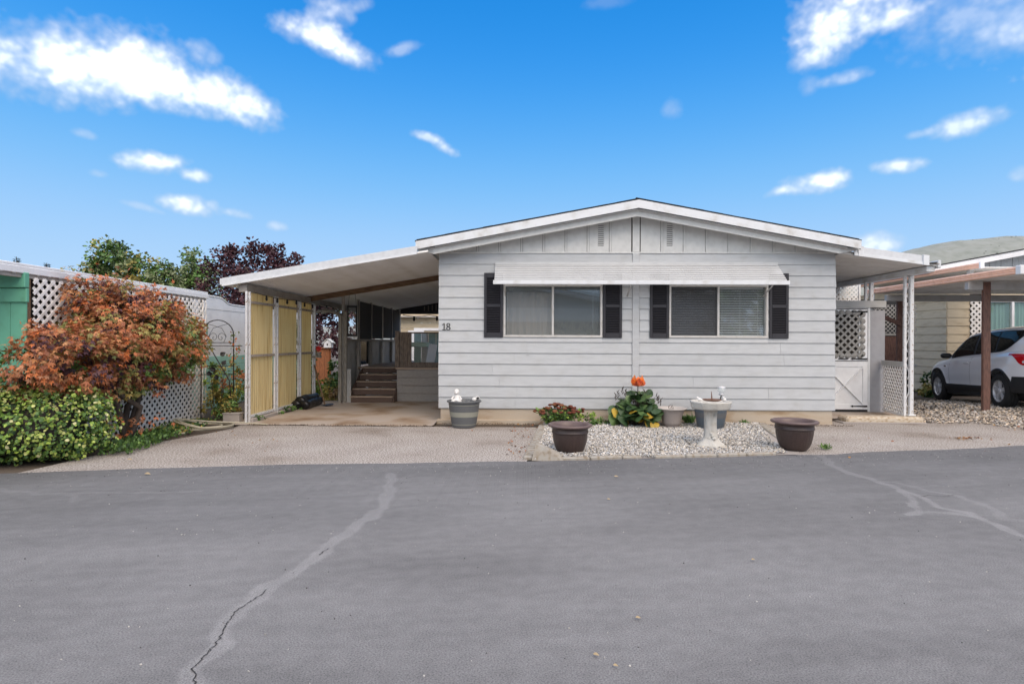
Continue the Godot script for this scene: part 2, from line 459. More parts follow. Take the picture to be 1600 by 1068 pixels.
func stamp(im: Image, x0: int, y0: int, per: float, c: Array, n1: FastNoiseLite, n2: FastNoiseLite, n3: FastNoiseLite) -> void:
	# im: one channel of cloud density; x0, y0: its corner in the whole sky, per: pixels per degree
	var reach: float = 1.7 * maxf(c[2], c[3])
	var ca := cos(deg_to_rad(c[4])); var sa := sin(deg_to_rad(c[4]))
	for py in range(maxi(0, int((90.0 - c[1] - reach) * per) - y0), mini(im.get_height(), int((90.0 - c[1] + reach) * per) - y0)):
		var el := 90.0 - (py + y0 + 0.5) / per
		var squeeze := cos(deg_to_rad(clampf(el, 0.0, 80.0)))
		for px in range(maxi(0, int((180.0 + c[0] - reach / squeeze) * per) - x0), mini(im.get_width(), int((180.0 + c[0] + reach / squeeze) * per) - x0)):
			var dx: float = ((px + x0 + 0.5) / per - 180.0 - c[0]) * squeeze
			var dy: float = el - c[1]
			var u: float = (dx * ca + dy * sa) / c[2]
			var v: float = (dy * ca - dx * sa) / c[3]
			if v < 0.0:
				v *= 1.25
			var e := u * u + v * v
			if e > 2.4:
				continue
			var gx: float = dx + c[0] * 5.0
			var gy: float = dy + c[1] * 5.0
			var puff := -n3.get_noise_2d(gx, gy * 1.25)
			var d := 0.92 - e + 0.75 * puff + 0.45 * n1.get_noise_2d(gx, gy) + 0.30 * n2.get_noise_2d(gx, gy)
			d = clampf(d / 1.4, 0.0, 1.0)
			d = d * (0.6 + 0.4 * d) * minf(c[5], 1.0)
			if d > 0.003:
				var old := im.get_pixel(px, py)
				var r := 1.0 - (1.0 - old.r) * (1.0 - d)
				# the underside and the hollows between the heads are in the cloud's own shade
				var s := clampf(0.42 - 0.55 * v - 0.45 * puff, 0.0, 1.0)
				im.set_pixel(px, py, Color(r, lerpf(old.g, s, d / r), 0))

func sky_image() -> Image:
	var all := []
	for c in CLOUDS:
		all.append([c[0], c[1], c[2] * 1.05, c[3] * 1.15, c[4] * 0.7, c[5] * 0.52])
	rng.seed = 77
	for k in 170:      # clouds out of view, set thicker than those in view to light the scene
		var az := rnd(-180, 180)
		var el := rad_to_deg(asin(rnd(0.07, 1.0)))
		if el < 36.0 and absf(az) < 52.0:
			continue
		var w := rnd(5.0, 15.0)
		all.append([az, el, w, w * rnd(0.35, 0.6), rnd(-15, 15), rnd(0.75, 1.1)])
	var coarse := clouds_over(all, 0, 0, 1024, 512, 1024.0 / 360.0)
	coarse.resize(4096, 2048, Image.INTERPOLATE_CUBIC)
	var x0 := 1440; var y0 := 600; var w := 1170; var h := 430
	coarse.blit_rect(clouds_over(all, x0, y0, w, h, 4096.0 / 360.0), Rect2i(0, 0, w, h), Vector2i(x0, y0))
	# a panorama begins at -z: turn it by half
	var turned := Image.create(4096, 2048, false, Image.FORMAT_RGBH)
	turned.blit_rect(coarse, Rect2i(2048, 0, 2048, 2048), Vector2i(0, 0))
	turned.blit_rect(coarse, Rect2i(0, 0, 2048, 2048), Vector2i(2048, 0))
	return turned

func clouds_over(all: Array, x0: int, y0: int, w: int, h: int, per: float) -> Image:
	var n1 := noise(0.30, 5, 3)
	var n2 := noise(1.1, 8, 4)
	var n3 := noise(0.75, 12, 3, FastNoiseLite.TYPE_CELLULAR)
	n3.cellular_return_type = FastNoiseLite.RETURN_DISTANCE
	n3.fractal_gain = 0.45
	var d := Image.create(w, h, false, Image.FORMAT_RG8)
	for c in all:
		stamp(d, x0, y0, per, c, n1, n2, n3)
		if c[0] + 1.7 * c[2] * 3.0 > 180.0:
			stamp(d, x0, y0, per, [c[0] - 360.0, c[1], c[2], c[3], c[4], c[5]], n1, n2, n3)
		if c[0] - 1.7 * c[2] * 3.0 < -180.0:
			stamp(d, x0, y0, per, [c[0] + 360.0, c[1], c[2], c[3], c[4], c[5]], n1, n2, n3)
	var im := Image.create(w, h, false, Image.FORMAT_RGBH)
	# thick cloud is raised above full white to strengthen the ambient light
	var white := Color(1.0, 0.985, 0.965)
	for y in h:
		var b := sky_blue(90.0 - (y + y0 + 0.5) / per).srgb_to_linear()
		im.fill_rect(Rect2i(0, y, w, 1), b)
		for x in w:
			var q := d.get_pixel(x, y)
			if q.r > 0.0:
				var t := q.r
				im.set_pixel(x, y, b * (1.0 - t) + white.lerp(Color(0.66, 0.72, 0.82), q.g) * (t * (0.92 + 2.2 * t * t)))
	return im

# ------------------------------------------------------------------ surfaces of the lane
func road_picture() -> Image:
	var w := 1536; var h := 576
	var im := Image.create(w, h, false, Image.FORMAT_RGB8)
	var streak := noise(1.0, 91, 4)
	var blotch := noise(0.35, 92, 4)
	var seals := [
		[[-1.50, -6.43], [-1.42, -6.14], [-1.32, -5.56], [-1.28, -5.17], [-1.31, -4.81], [-1.36, -4.58], [-1.39, -4.32], [-1.43, -4.02], [-1.485, -3.81], [-1.50, -3.56], [-1.55, -3.40], [-1.57, -3.24], [-1.57, -3.11], [-1.525, -2.92], [-1.50, -2.82], [-1.48, -2.68], [-1.47, -2.55], [-1.43, -2.46], [-1.37, -2.3], [-1.2, -1.8]],
		[[3.93, -7.68], [3.76, -7.12], [3.76, -6.65], [3.83, -6.18], [3.85, -5.75], [3.79, -5.31], [3.93, -5.13], [3.87, -4.78], [3.87, -4.55], [3.87, -4.2], [4.1, -3.6]],
		[[3.80, -5.87], [3.66, -5.52], [3.50, -5.21], [3.34, -5.09], [3.56, -5.15], [3.80, -5.10], [3.93, -5.0]],
		[[3.83, -6.3], [3.99, -6.27], [4.10, -5.93], [4.24, -5.70], [4.23, -5.33], [4.10, -5.0], [4.3, -4.9]],
		[[-6.6, -5.7], [-5.21, -5.62], [-4.94, -5.53], [-4.69, -5.43], [-4.41, -5.51], [-3.86, -5.53], [-3.2, -5.6]],
		[[-4.42, -5.48], [-4.17, -5.22]], [[-1.42, -6.14], [-1.25, -6.3]], [[-1.50, -6.43], [-1.62, -6.6], [-1.55, -6.75]]]
	var wide := [0.062, 0.055, 0.04, 0.05, 0.035, 0.035, 0.02, 0.03]
	var strong := [0.95, 0.95, 0.85, 0.6, 0.6, 0.5, 0.4, 0.4]
	var band := PackedFloat32Array()
	band.resize(w * h)
	for s in seals.size():
		for k in seals[s].size() - 1:
			var a := Vector2(seals[s][k][0], seals[s][k][1])
			var b := Vector2(seals[s][k + 1][0], seals[s][k + 1][1])
			var pad := 0.3
			for py in range(maxi(0, int((minf(a.y, b.y) - pad + 10.0) / 10.5 * h)), mini(h, int((maxf(a.y, b.y) + pad + 10.0) / 10.5 * h))):
				for px in range(maxi(0, int((minf(a.x, b.x) - pad + 14.0) / 28.0 * w)), mini(w, int((maxf(a.x, b.x) + pad + 14.0) / 28.0 * w))):
					var p := Vector2((px + 0.5) / w * 28.0 - 14.0, (py + 0.5) / h * 10.5 - 10.0)
					p += Vector2(streak.get_noise_2d(p.x * 2.5, p.y * 2.5), streak.get_noise_2d(p.x * 2.5 + 40.0, p.y * 2.5)) * 0.07
					var d := p.distance_to(Geometry2D.get_closest_point_to_segment(p, a, b))
					var t: float = strong[s] * (1.0 - smoothstep(wide[s] * 0.5, wide[s] * 1.15, d)) * (0.75 + 0.4 * blotch.get_noise_2d(p.x * 9.0, p.y * 9.0))
					# the sealer lies in two beads with a darker seam between them
					t *= 0.72 + 0.28 * smoothstep(0.0, wide[s] * 0.35, absf(d - wide[s] * 0.15))
					band[py * w + px] = maxf(band[py * w + px], t)
	for y in h:
		for x in w:
			var px := x / float(w) * 28.0 - 14.0
			var pz := y / float(h) * 10.5 - 10.0
			var a := px * 0.985 - pz * 0.174
			var b := px * 0.174 + pz * 0.985
			var n := 0.30 * streak.get_noise_2d(a * 0.22, b * 2.2) + 0.75 * blotch.get_noise_2d(a * 0.8, b * 1.7) + 0.22 * streak.get_noise_2d(a * 0.7 + 50.0, b * 6.0) + 0.42 * streak.get_noise_2d(a * 6.0, b * 9.0)
			var g := 0.245 * (1.0 + 0.34 * n)
			var t := band[y * w + x]
			g = lerpf(g, 0.37, t)
			var dust := 0.35 * ramp(0.45, 0.0, pz - road_edge(px)) * (0.6 + blotch.get_noise_2d(px * 5.0, pz * 5.0))
			g = lerpf(g, 0.31, clampf(dust, 0.0, 1.0))
			im.set_pixel(x, y, Color(g * 0.985, g * 0.95, g * 0.935).linear_to_srgb())
	return im

func ground_and_road() -> void:
	# bare soil out to the horizon
	var xs := []
	for k in 61:
		var u := (k - 30) / 30.0
		xs.append(24.0 * u + 1500.0 * pow(absf(u), 5.0) * signf(u))
	var soil := patch(func(s, t):
		var x: float = xs[roundi(s * 60)] + 3.0
		var z: float = xs[roundi(t * 60)] - 12.0
		return Vector3(x, gh(x, z) - 0.03, z), 60, 60)
	setting(part("ground", self, soil, M.soil), "bare brown soil under and between the homes")
	var tex := ImageTexture.create_from_image(road_picture())
	M.asphalt.albedo_texture = tex
	var st := start(true)
	var cols := []
	for k in 161:
		cols.append(-60.0 + 120.0 * k / 160.0)
	for x in 80:
		cols.append(-10.0 + 20.0 * x / 79.0)
	cols.sort()
	for k in cols.size() - 1:
		if cols[k + 1] - cols[k] < 0.001:
			continue
		for j in 8:
			var q := []
			for e in [[k, j], [k + 1, j], [k + 1, j + 1], [k, j + 1]]:
				var x: float = cols[e[0]]
				var z := lerpf(road_edge(x), road_edge(x) + 11.5, e[1] / 8.0)
				if e[1] == 0:
					q.append(Vector3(x, gh(x, z) - 0.01, z - 0.012))
				elif e[1] == 1:
					q.append(Vector3(x, gh(x, z) + 0.014, road_edge(x) + 0.006))
				else:
					q.append(Vector3(x, 0.014, z))
			for v in [q[0], q[1], q[2], q[0], q[2], q[3]]:
				st.set_uv(Vector2((v.x + 14.0) / 28.0, (v.z + 10.0) / 10.5))
				st.add_vertex(v)
	var road := part("road", self, done(st), M.asphalt)
	setting(road, "dark grey asphalt lane with pale crack sealer, patchy and worn")
	# the open crack in the sealed seam
	rng.seed = 4
	var line := [Vector2(-1.53, -3.41), Vector2(-1.545, -3.29), Vector2(-1.56, -3.24), Vector2(-1.577, -3.14), Vector2(-1.567, -3.03), Vector2(-1.548, -2.95), Vector2(-1.514, -2.85), Vector2(-1.50, -2.76), Vector2(-1.504, -2.68), Vector2(-1.494, -2.58), Vector2(-1.42, -2.45), Vector2(-1.40, -2.3)]
	crack(road, line, 0.0065)
	crack(road, [Vector2(-1.395, -4.10), Vector2(-1.42, -4.03), Vector2(-1.41, -3.97)], 0.007)
	crack(road, [Vector2(4.24, -5.75), Vector2(4.10, -5.70), Vector2(3.98, -5.74), Vector2(3.86, -5.68)], 0.006)

func crack(road: Node3D, line: Array, w: float) -> void:
	var pts := []
	for k in line.size() - 1:
		for j in 6:
			pts.append(line[k].lerp(line[k + 1], j / 6.0) + Vector2(rng.randfn(), rng.randfn()) * 0.006)
	pts.append(line[-1])
	var st := start()
	for k in pts.size() - 1:
		if rng.randf() < 0.07:
			continue
		var a: Vector2 = pts[k]; var b: Vector2 = pts[k + 1]
		var n := (b - a).orthogonal().normalized()
		var wa := w * 0.5 * (0.25 + 0.9 * absf(sin(k * 1.9)) ) * minf(1.0, 0.4 + k * 0.2)
		var wb := w * 0.5 * (0.25 + 0.9 * absf(sin((k + 1) * 1.9)))
		quad(st, v3(a - n * wa, 0.018), v3(b - n * wb, 0.018), v3(b + n * wb, 0.018), v3(a + n * wa, 0.018))
	part("crack", road, done(st), M.crack)

func v3(p: Vector2, y: float) -> Vector3:
	return Vector3(p.x, y, p.y)

func drives() -> void:
	# left: from the carport slab down to the lane
	setting(part("driveway", self, patch(func(s, t):
		var x0 := lerpf(-5.05, -5.75, smoothstep(0.0, 1.0, t)) + 0.05 * sin(t * 9.0)
		var x := lerpf(x0, lerpf(0.30, 0.02, t), s)
		var z := lerpf(-10.14, road_edge(x) + 0.10, t)
		return Vector3(x, gh(x, z), z), 24, 16), M.drive), "worn pinkish concrete driveway with exposed pebbles left of the gravel bed")
	setting(part("driveway", self, patch(func(s, t):
		var x := lerpf(lerpf(4.55, 3.62, t), lerpf(7.9, 10.5, t), s)
		var z := lerpf(-12.6, road_edge(x) + 0.10, t)
		return Vector3(x, gh(x, z) + 0.002, z), 24, 24), M.drive), "pinkish concrete apron in front of the white gate")
	setting(part("concrete_slab", self, patch(func(s, t):
		var x := lerpf(-5.3, -1.62, s)
		var z := lerpf(-21.0, -10.12 + 0.03 * sin(x * 5.0) + 0.02 * sin(x * 13.0), t)
		return Vector3(x, 0.022 - 0.012 * smoothstep(0.96, 1.0, t), z), 30, 24), M.slab), "smooth brown stained concrete floor of the carport")
	setting(part("concrete_slab", self, patch(func(s, t):
		return Vector3(lerpf(5.74, 7.62, s), 0.055, lerpf(-14.0, -11.2, t)), 4, 4), M.slab), "pale concrete floor under the white gate")

# ------------------------------------------------------------------ building blocks for houses
var plank_mesh: ArrayMesh
func plank(parent: Node3D, m: Material, x0: float, x1: float, y0: float, y1: float, z: float, full := 0.2068) -> void:
	if plank_mesh == null:
		plank_mesh = extruded(PackedVector2Array([Vector2(0, 0), Vector2(0.024, 0.0), Vector2(0.0265, 0.02), Vector2(0.026, 0.06), Vector2(0.008, 1.0), Vector2(0, 1.0)]), 1.0)
	# profile x,y pulled along z: turn so that profile x points to +z of the world and the length to -x
	var o := part("siding_plank", parent, plank_mesh, m)
	var g := (y1 - y0) / full
	o.transform = Transform3D(Basis(Vector3(0, 0, 1), Vector3(0, y1 - y0, 0), Vector3(-(x1 - x0), 0, 0)), Vector3(x1, y0 + rnd(-0.0015, 0.0015), z + rnd(0.0, 0.0015)))

func lattice(parent: Node3D, m: Material, origin: Vector3, right: Vector3, w: float, h: float, pitch: float, lath: float, thick := 0.007, called := "lath") -> void:
	var up := Vector3.UP
	var out := right.cross(up).normalized()
	for fam in 2:
		var c := -h + pitch * 0.5
		while c < w:
			# the line x - y = c, mirrored for the second family
			var x0 := maxf(0.0, c); var x1 := minf(w, c + h)
			if x1 - x0 > 0.03:
				var a := Vector2(x0, x0 - c); var b := Vector2(x1, x1 - c)
				if fam == 1:
					a.x = w - a.x; b.x = w - b.x
				var mid := (a + b) / 2
				var dir := (right * (b.x - a.x) + up * (b.y - a.y)).normalized()
				var o := part(called, parent, unit, m)
				o.transform = Transform3D(Basis(dir * (a.distance_to(b)), out.cross(dir) * lath, out * thick), origin + right * mid.x + up * mid.y + out * (thick * (0.5 if fam == 0 else -0.52)))
			c += pitch

func window(house: Node3D, x0: float, x1: float, y0: float, y1: float, z: float, parts_label := "") -> Node3D:
	var w := Node3D.new()
	var n: int = house.get_meta("n_window", -1) + 1
	house.set_meta("n_window", n)
	w.name = "window" if n == 0 else "window_%03d" % n
	house.add_child(w, true)
	if parts_label:
		w.set_meta("label", parts_label)
	var f := 0.038
	span("frame", w, M.frame, Vector3(x0, y0 - 0.01, z - 0.06), Vector3(x1, y0 + f * 0.8, z + 0.035), 0.004)
	span("frame", w, M.frame, Vector3(x0, y1 - f, z - 0.06), Vector3(x1, y1, z + 0.03), 0.004)
	span("frame", w, M.frame, Vector3(x0, y0 + f * 0.8 + 0.001, z - 0.06), Vector3(x0 + f, y1 - f - 0.001, z + 0.032), 0.004)
	span("frame", w, M.frame, Vector3(x1 - f, y0 + f * 0.8 + 0.001, z - 0.06), Vector3(x1, y1 - f - 0.001, z + 0.032), 0.004)
	var mx := (x0 + x1) / 2
	span("mullion", w, M.frame, Vector3(mx - 0.02, y0 + 0.032, z - 0.05), Vector3(mx + 0.02, y1 - f - 0.001, z + 0.022), 0.004)
	for s in 2:
		var a := x0 + f if s == 0 else mx + 0.02
		var b := mx - 0.02 if s == 0 else x1 - f
		var zz := z - 0.012 - 0.014 * s
		bx("pane", w, M.glass, Vector3((a + b) / 2, (y0 + y1) / 2, zz), Vector3(b - a, y1 - y0 - 0.06, 0.003), Vector3(rnd(-0.004, 0.004), rnd(-0.006, 0.006), 0))
		bx("pane", w, M.glass, Vector3((a + b) / 2, (y0 + y1) / 2, zz - 0.013), Vector3(b - a, y1 - y0 - 0.06, 0.003), Vector3(rnd(-0.004, 0.004), rnd(-0.006, 0.006), 0))
	return w

# ------------------------------------------------------------------ the grey home
const WZ := -10.75
func home() -> void:
	rng.seed = 11
	var h := thing("mobile_home", "grey clapboard mobile home with black shutters, number 18 by its left corner", "house")
	# inner walls, floor and ceiling of the rooms behind the windows
	var room := [[Vector3(-1.5, 0.3, -14.0), Vector3(5.62, 0.36, WZ - 0.03)], [Vector3(-1.5, 3.0, -14.0), Vector3(5.62, 3.08, WZ - 0.03)], [Vector3(-1.5, 0.36, -14.1), Vector3(5.62, 3.0, -14.0)], [Vector3(-1.56, 0.3, -14.1), Vector3(-1.5, 3.08, WZ - 0.03)], [Vector3(5.62, 0.3, -14.1), Vector3(5.68, 3.08, WZ - 0.03)], [Vector3(2.0, 0.36, -14.0), Vector3(2.1, 3.0, WZ - 0.03)]]
	for r in room:
		span("inner_wall", h, M.darkroom, r[0], r[1])
	var wins := [[-0.395, 1.444], [2.675, 4.495]]
	var wy0 := 1.60; var wy1 := 2.575
	# sheathing behind the planks, left open at the windows
	for b in [[-1.56, -0.395, 0.25, 3.15], [1.444, 2.675, 0.25, 3.15], [4.495, 5.68, 0.25, 3.15], [-0.395, 1.444, 0.25, wy0], [-0.395, 1.444, wy1, 3.15], [2.675, 4.495, 0.25, wy0], [2.675, 4.495, wy1, 3.15]]:
		span("sheathing", h, M.siding1, Vector3(b[0], b[2], WZ - 0.03), Vector3(b[1], b[3], WZ - 0.001))
	var halves := [[-1.607, 1.993, wins[0]], [2.127, 5.722, wins[1]]]
	for half in halves:
		for row in 14:
			var y0 := 0.26 + row * 0.2068
			var y1 := y0 + 0.2068 + 0.004
			var w: Array = half[2]
			var runs := []
			if y1 <= wy0 + 0.005 or y0 >= wy1 - 0.005:
				runs = [[half[0], half[1], y0, y1]]
			else:
				runs = [[half[0], w[0] - 0.002, y0, y1], [w[1] + 0.002, half[1], y0, y1]]
				if y0 < wy0 - 0.02:
					runs.append([w[0] - 0.001, w[1] + 0.001, y0, wy0 - 0.012])
				if y1 > wy1 + 0.02:
					runs.append([w[0] - 0.001, w[1] + 0.001, wy1 + 0.002, y1])
			for r in runs:
				var cuts := [r[0] + rnd(-0.006, 0.006) if r[0] == half[0] else r[0]]
				if r[1] - r[0] > 3.0 and row != 13 and rng.randf() < 0.75:
					cuts.append(r[0] + rnd(0.25, 0.75) * (r[1] - r[0]))
				cuts.append(r[1] + rnd(-0.008, 0.012) if r[1] == half[1] and half[1] > 5 else r[1])
				for k in cuts.size() - 1:
					plank(h, M["siding%d" % rng.randi_range(0, 2)], cuts[k] + (0.0035 if k else 0.0), cuts[k + 1], r[2], r[3], WZ)
	span("centre_trim", h, M.siding2, Vector3(1.997, 0.26, WZ), Vector3(2.123, 3.153, WZ + 0.038), 0.004)
	# house corners seen from the side
	for sx in [-1.585, 5.7]:
		span("side_wall", h, M.siding1, Vector3(sx - 0.012, 0.26, -20.6), Vector3(sx + 0.012, 3.15, WZ - 0.035))
	# gable: boards and battens under the rake
	span("drip_rail", h, M.gable, Vector3(-1.62, 3.150, WZ), Vector3(5.735, 3.178, WZ + 0.034), 0.004)
	var xs := []
	for k in 10:
		xs.append(2.06 - 0.065 - 0.411 * k)
	xs.reverse()
	for k in 10:
		xs.append(2.06 + 0.065 + 0.411 * k)
	for k in xs.size() - 1:
		var a: float = maxf(xs[k], -1.60); var b: float = minf(xs[k + 1], 5.72)
		if b - a < 0.05:
			continue
		if b - a < 0.2:
			span("gable_trim", h, M.gable, Vector3(a, 3.175, WZ), Vector3(b, rake(2.06) - 0.13, WZ + 0.040), 0.004)
			continue
		var o := PackedVector2Array([Vector2(a + 0.022, 3.178), Vector2(b - 0.022, 3.178), Vector2(b - 0.022, rake(b) - 0.1), Vector2(a + 0.022, rake(a) - 0.1)])
		part("gable_board", h, extruded(o, 0.014 + 0.002 * (k % 2)), M.gable, Vector3(0, 0, WZ))
	for x in xs:
		if x > -1.6 and x < 5.7 and absf(x - 2.06) > 0.1 and rake(x) - 0.11 > 3.2:
			span("batten", h, M.gable, Vector3(x - 0.016, 3.178, WZ + 0.001), Vector3(x + 0.016, rake(x) - 0.11, WZ + 0.034), 0.003)
	part("gable_backing", h, extruded(PackedVector2Array([Vector2(-1.6, 3.17), Vector2(5.72, 3.17), Vector2(5.72, rake(5.72) - 0.15), Vector2(2.03, rake(2.03) - 0.15), Vector2(-1.6, rake(-1.6) - 0.15)]), 0.012), M.dark_brown, Vector3(0, 0, WZ - 0.0125))
	for vx in [1.41, 2.68]:
		var v := span("gable_vent", h, M.black, Vector3(vx - 0.05, 3.29, WZ + 0.016), Vector3(vx + 0.05, 3.70, WZ + 0.0205))
		for k in 11:
			var s := bx("vent_slat", v, M.gable, Vector3(0, -0.5 + (k + 0.5) / 11.0, 0), Vector3.ONE)
			s.transform = v.transform.affine_inverse() * Transform3D(Basis.from_euler(Vector3(0.5, 0, 0)) * Basis.from_scale(Vector3(0.115, 0.026, 0.006)), Vector3(vx, 3.29 + 0.41 * (k + 0.5) / 11.0, WZ + 0.024))
	# roof: two slopes with eaves, rake boards in two steps, soffits
	for s in [-1.0, 1.0]:
		var e := -1.965 if s < 0 else 5.945
		var mid := 2.03
		for lay in [["roof", M.shingle, 0.0, 0.022, -10.325], ["roof_deck", M.soffit, -0.10, -0.001, -10.345], ["rake_board", M.white, -0.145, -0.001, -10.30], ["frieze_board", M.gable, -0.27, -0.14, -10.42]]:
			var back: float = -20.7 if lay[0] in ["roof", "roof_deck"] else lay[4] - 0.022
			var ex: float = e + s * 0.018 if lay[0] == "roof" else e + (0.0 if lay[0] != "frieze_board" else -s * 0.30)
			var o := PackedVector2Array([Vector2(mid, rake(mid) + lay[2]), Vector2(ex, rake(ex) + lay[2]), Vector2(ex, rake(ex) + lay[3]), Vector2(mid, rake(mid) + lay[3])])
			part(lay[0], h, extruded(o, lay[4] - back), lay[1], Vector3(0, 0, back))
		# soffit between wall and rake, and under the eave
		var w := -1.62 if s < 0 else 5.735
		var sf := PackedVector2Array([Vector2(mid, rake(mid) - 0.165), Vector2(w, rake(w) - 0.165), Vector2(w, rake(w) - 0.15), Vector2(mid, rake(mid) - 0.15)])
		part("soffit", h, extruded(sf, 0.40), M.soffit, Vector3(0, 0, -10.75))
		var ev := PackedVector2Array([Vector2(w, rake(w) - 0.175), Vector2(e, rake(e) - 0.14), Vector2(e, rake(e) - 0.12), Vector2(w, rake(w) - 0.155)])
		part("soffit", h, extruded(ev, 10.2), M.soffit, Vector3(0, 0, -20.6))
		var ri: float = e - s * 0.31
		part("eave_return", h, extruded(PackedVector2Array([Vector2(ri, rake(ri) - 0.14), Vector2(e, rake(e) - 0.14), Vector2(e, rake(e) - 0.152), Vector2(ri, rake(ri) - 0.268)]), 0.02), M.soffit, Vector3(0, 0, -10.45))
		# the dark drip edge at the end of the rake
		span("drip_edge", h, M.black, Vector3(e - 0.006, rake(e) - 0.15, -10.36), Vector3(e + 0.006, rake(e) - 0.02, -10.335))
	# shingle tabs along the rake, uneven as they lie
	for k in 46:
		var x := -1.95 + 7.86 * (k + 0.5) / 46.0
		var sl := 0.186 * signf(2.03 - x)
		bx("shingle", h, M.shingle, Vector3(x, rake(x) + 0.024 + rnd(0, 0.004), -10.42), Vector3(0.176, 0.008, 0.22 + rnd(-0.01, 0.01)), Vector3(0, 0, atan(sl)))
	# concrete skirting
	span("skirting", h, M.skirt, Vector3(-1.57, -0.06, -20.5), Vector3(5.69, 0.258, WZ - 0.002), 0.01)
	span("footing", h, M.skirt, Vector3(-1.64, -0.06, -10.99), Vector3(0.30, 0.052, WZ + 0.075), 0.012)
	# windows
	var w1 := window(h, wins[0][0], wins[0][1], wy0, wy1, WZ, "left window with raised blind")
	var w2 := window(h, wins[1][0], wins[1][1], wy0, wy1, WZ, "right window with lowered slatted blinds")
	span("head_rail", w1, M.black, Vector3(-0.35, 2.44, WZ - 0.13), Vector3(1.40, 2.53, WZ - 0.09))
	var cst := start(true)
	for k in 90:
		var x0 := -0.34 + 0.86 * k / 90.0; var x1 := -0.34 + 0.86 * (k + 1) / 90.0
		var fz := func(x): return WZ - 0.16 + 0.018 * sin(x * 48.0) + 0.012 * sin(x * 19.0 + 1.0)
		quad(cst, Vector3(x0, 1.62, fz.call(x0)), Vector3(x0, 2.5, fz.call(x0)), Vector3(x1, 2.5, fz.call(x1)), Vector3(x1, 1.62, fz.call(x1)))
	part("curtain", w1, done(cst), M.sheer)
	part("sofa_back", w1, blob_mesh([[Vector3(0.0, 0.0, 0.0), 0.30, 0.7], [Vector3(0.45, 0.03, 0.0), 0.30, 0.75], [Vector3(0.9, -0.02, 0.0), 0.30, 0.7]]), M.dark_brown, Vector3(0.1, 1.55, WZ - 0.75))
	span("back_cabinet", w1, M.deckwarm, Vector3(0.55, 0.4, -13.9), Vector3(1.9, 2.0, -13.5))
	for x in [-0.33, 1.28]:
		span("cord", w1, M.blind, Vector3(x, 1.75, WZ - 0.1), Vector3(x + 0.004, 2.45, WZ - 0.096))
	for s in 2:
		var a := 2.72 if s == 0 else 3.61
		span("head_rail", w2, M.blind, Vector3(a, 2.50, WZ - 0.12), Vector3(a + 0.83, 2.54, WZ - 0.07))
		for k in 19:
			bx("blind_slat", w2, M.blind, Vector3(a + 0.415, 1.645 + k * 0.0455, WZ - 0.095 + rnd(-0.002, 0.002)), Vector3(0.83, 0.0025, 0.042), Vector3(0.62 if s == 0 else 0.42, 0, rnd(-0.003, 0.003)))
		for f in [0.1, 0.5, 0.9]:
			span("ladder_cord", w2, M.blind, Vector3(a + 0.83 * f - 0.003, 1.63, WZ - 0.113), Vector3(a + 0.83 * f + 0.003, 2.5, WZ - 0.111))
	span("insect_screen", w2, M.screen, Vector3(2.715, 1.63, WZ + 0.004), Vector3(3.565, 2.53, WZ + 0.006))
	# shutters
	for x in [-0.757, 1.452, 2.318, 4.508]:
		shutter(h, x, x + 0.352, 1.585, 2.785)
	awning(h)
	# house number
	for d in [["1", -1.505], ["8", -1.425]]:
		var t := TextMesh.new()
		t.text = d[0]
		var f := SystemFont.new()
		f.font_names = PackedStringArray(["Droid Serif"])
		t.font = f
		t.font_size = 64
		t.pixel_size = 0.0027
		t.depth = 0.012
		t.curve_step = 2.0
		part("house_number", h, t, M.black, Vector3(d[1], 1.777, WZ + 0.028), Vector3(-0.09, 0, 0))
	# knocks and a nail plate on the boards
	bx("scuff", h, M.greybeam, Vector3(0.06, 1.26, WZ + 0.0225), Vector3(0.05, 0.014, 0.004))

func rake(x: float) -> float:
	return 4.045 - 0.186 * absf(x - 2.03)

func shutter(h: Node3D, x0: float, x1: float, y0: float, y1: float) -> void:
	var z := WZ + 0.028
	var s := bx("shutter", h, M.shutter, Vector3((x0 + x1) / 2, (y0 + y1) / 2, z), Vector3(x1 - x0, y1 - y0, 0.012))
	var inv := s.transform.affine_inverse()
	for r in [[x0, x0 + 0.05, y0, y1], [x1 - 0.05, x1, y0, y1], [x0 + 0.05, x1 - 0.05, y0, y0 + 0.09], [x0 + 0.05, x1 - 0.05, y1 - 0.09, y1], [x0 + 0.05, x1 - 0.05, y0 + 0.56, y0 + 0.62]]:
		var f := cb("shutter_frame", s, M.shutter, Vector3.ZERO, Vector3(r[1] - r[0] - 0.0005, r[3] - r[2], 0.022), 0.004)
		f.transform = inv * Transform3D(Basis(), Vector3((r[0] + r[1]) / 2, (r[2] + r[3]) / 2, z + 0.012))
	for sec in [[y0 + 0.09, y0 + 0.56], [y0 + 0.62, y1 - 0.09]]:
		var n := 15
		for k in n:
			var y: float = lerpf(sec[0], sec[1], (k + 0.5) / n)
			var l := part("louver", s, unit, M.shutter)
			l.transform = inv * Transform3D(Basis.from_euler(Vector3(0.75, 0, 0)) * Basis.from_scale(Vector3(x1 - x0 - 0.1, 0.03, 0.005)), Vector3((x0 + x1) / 2, y, z + 0.014))

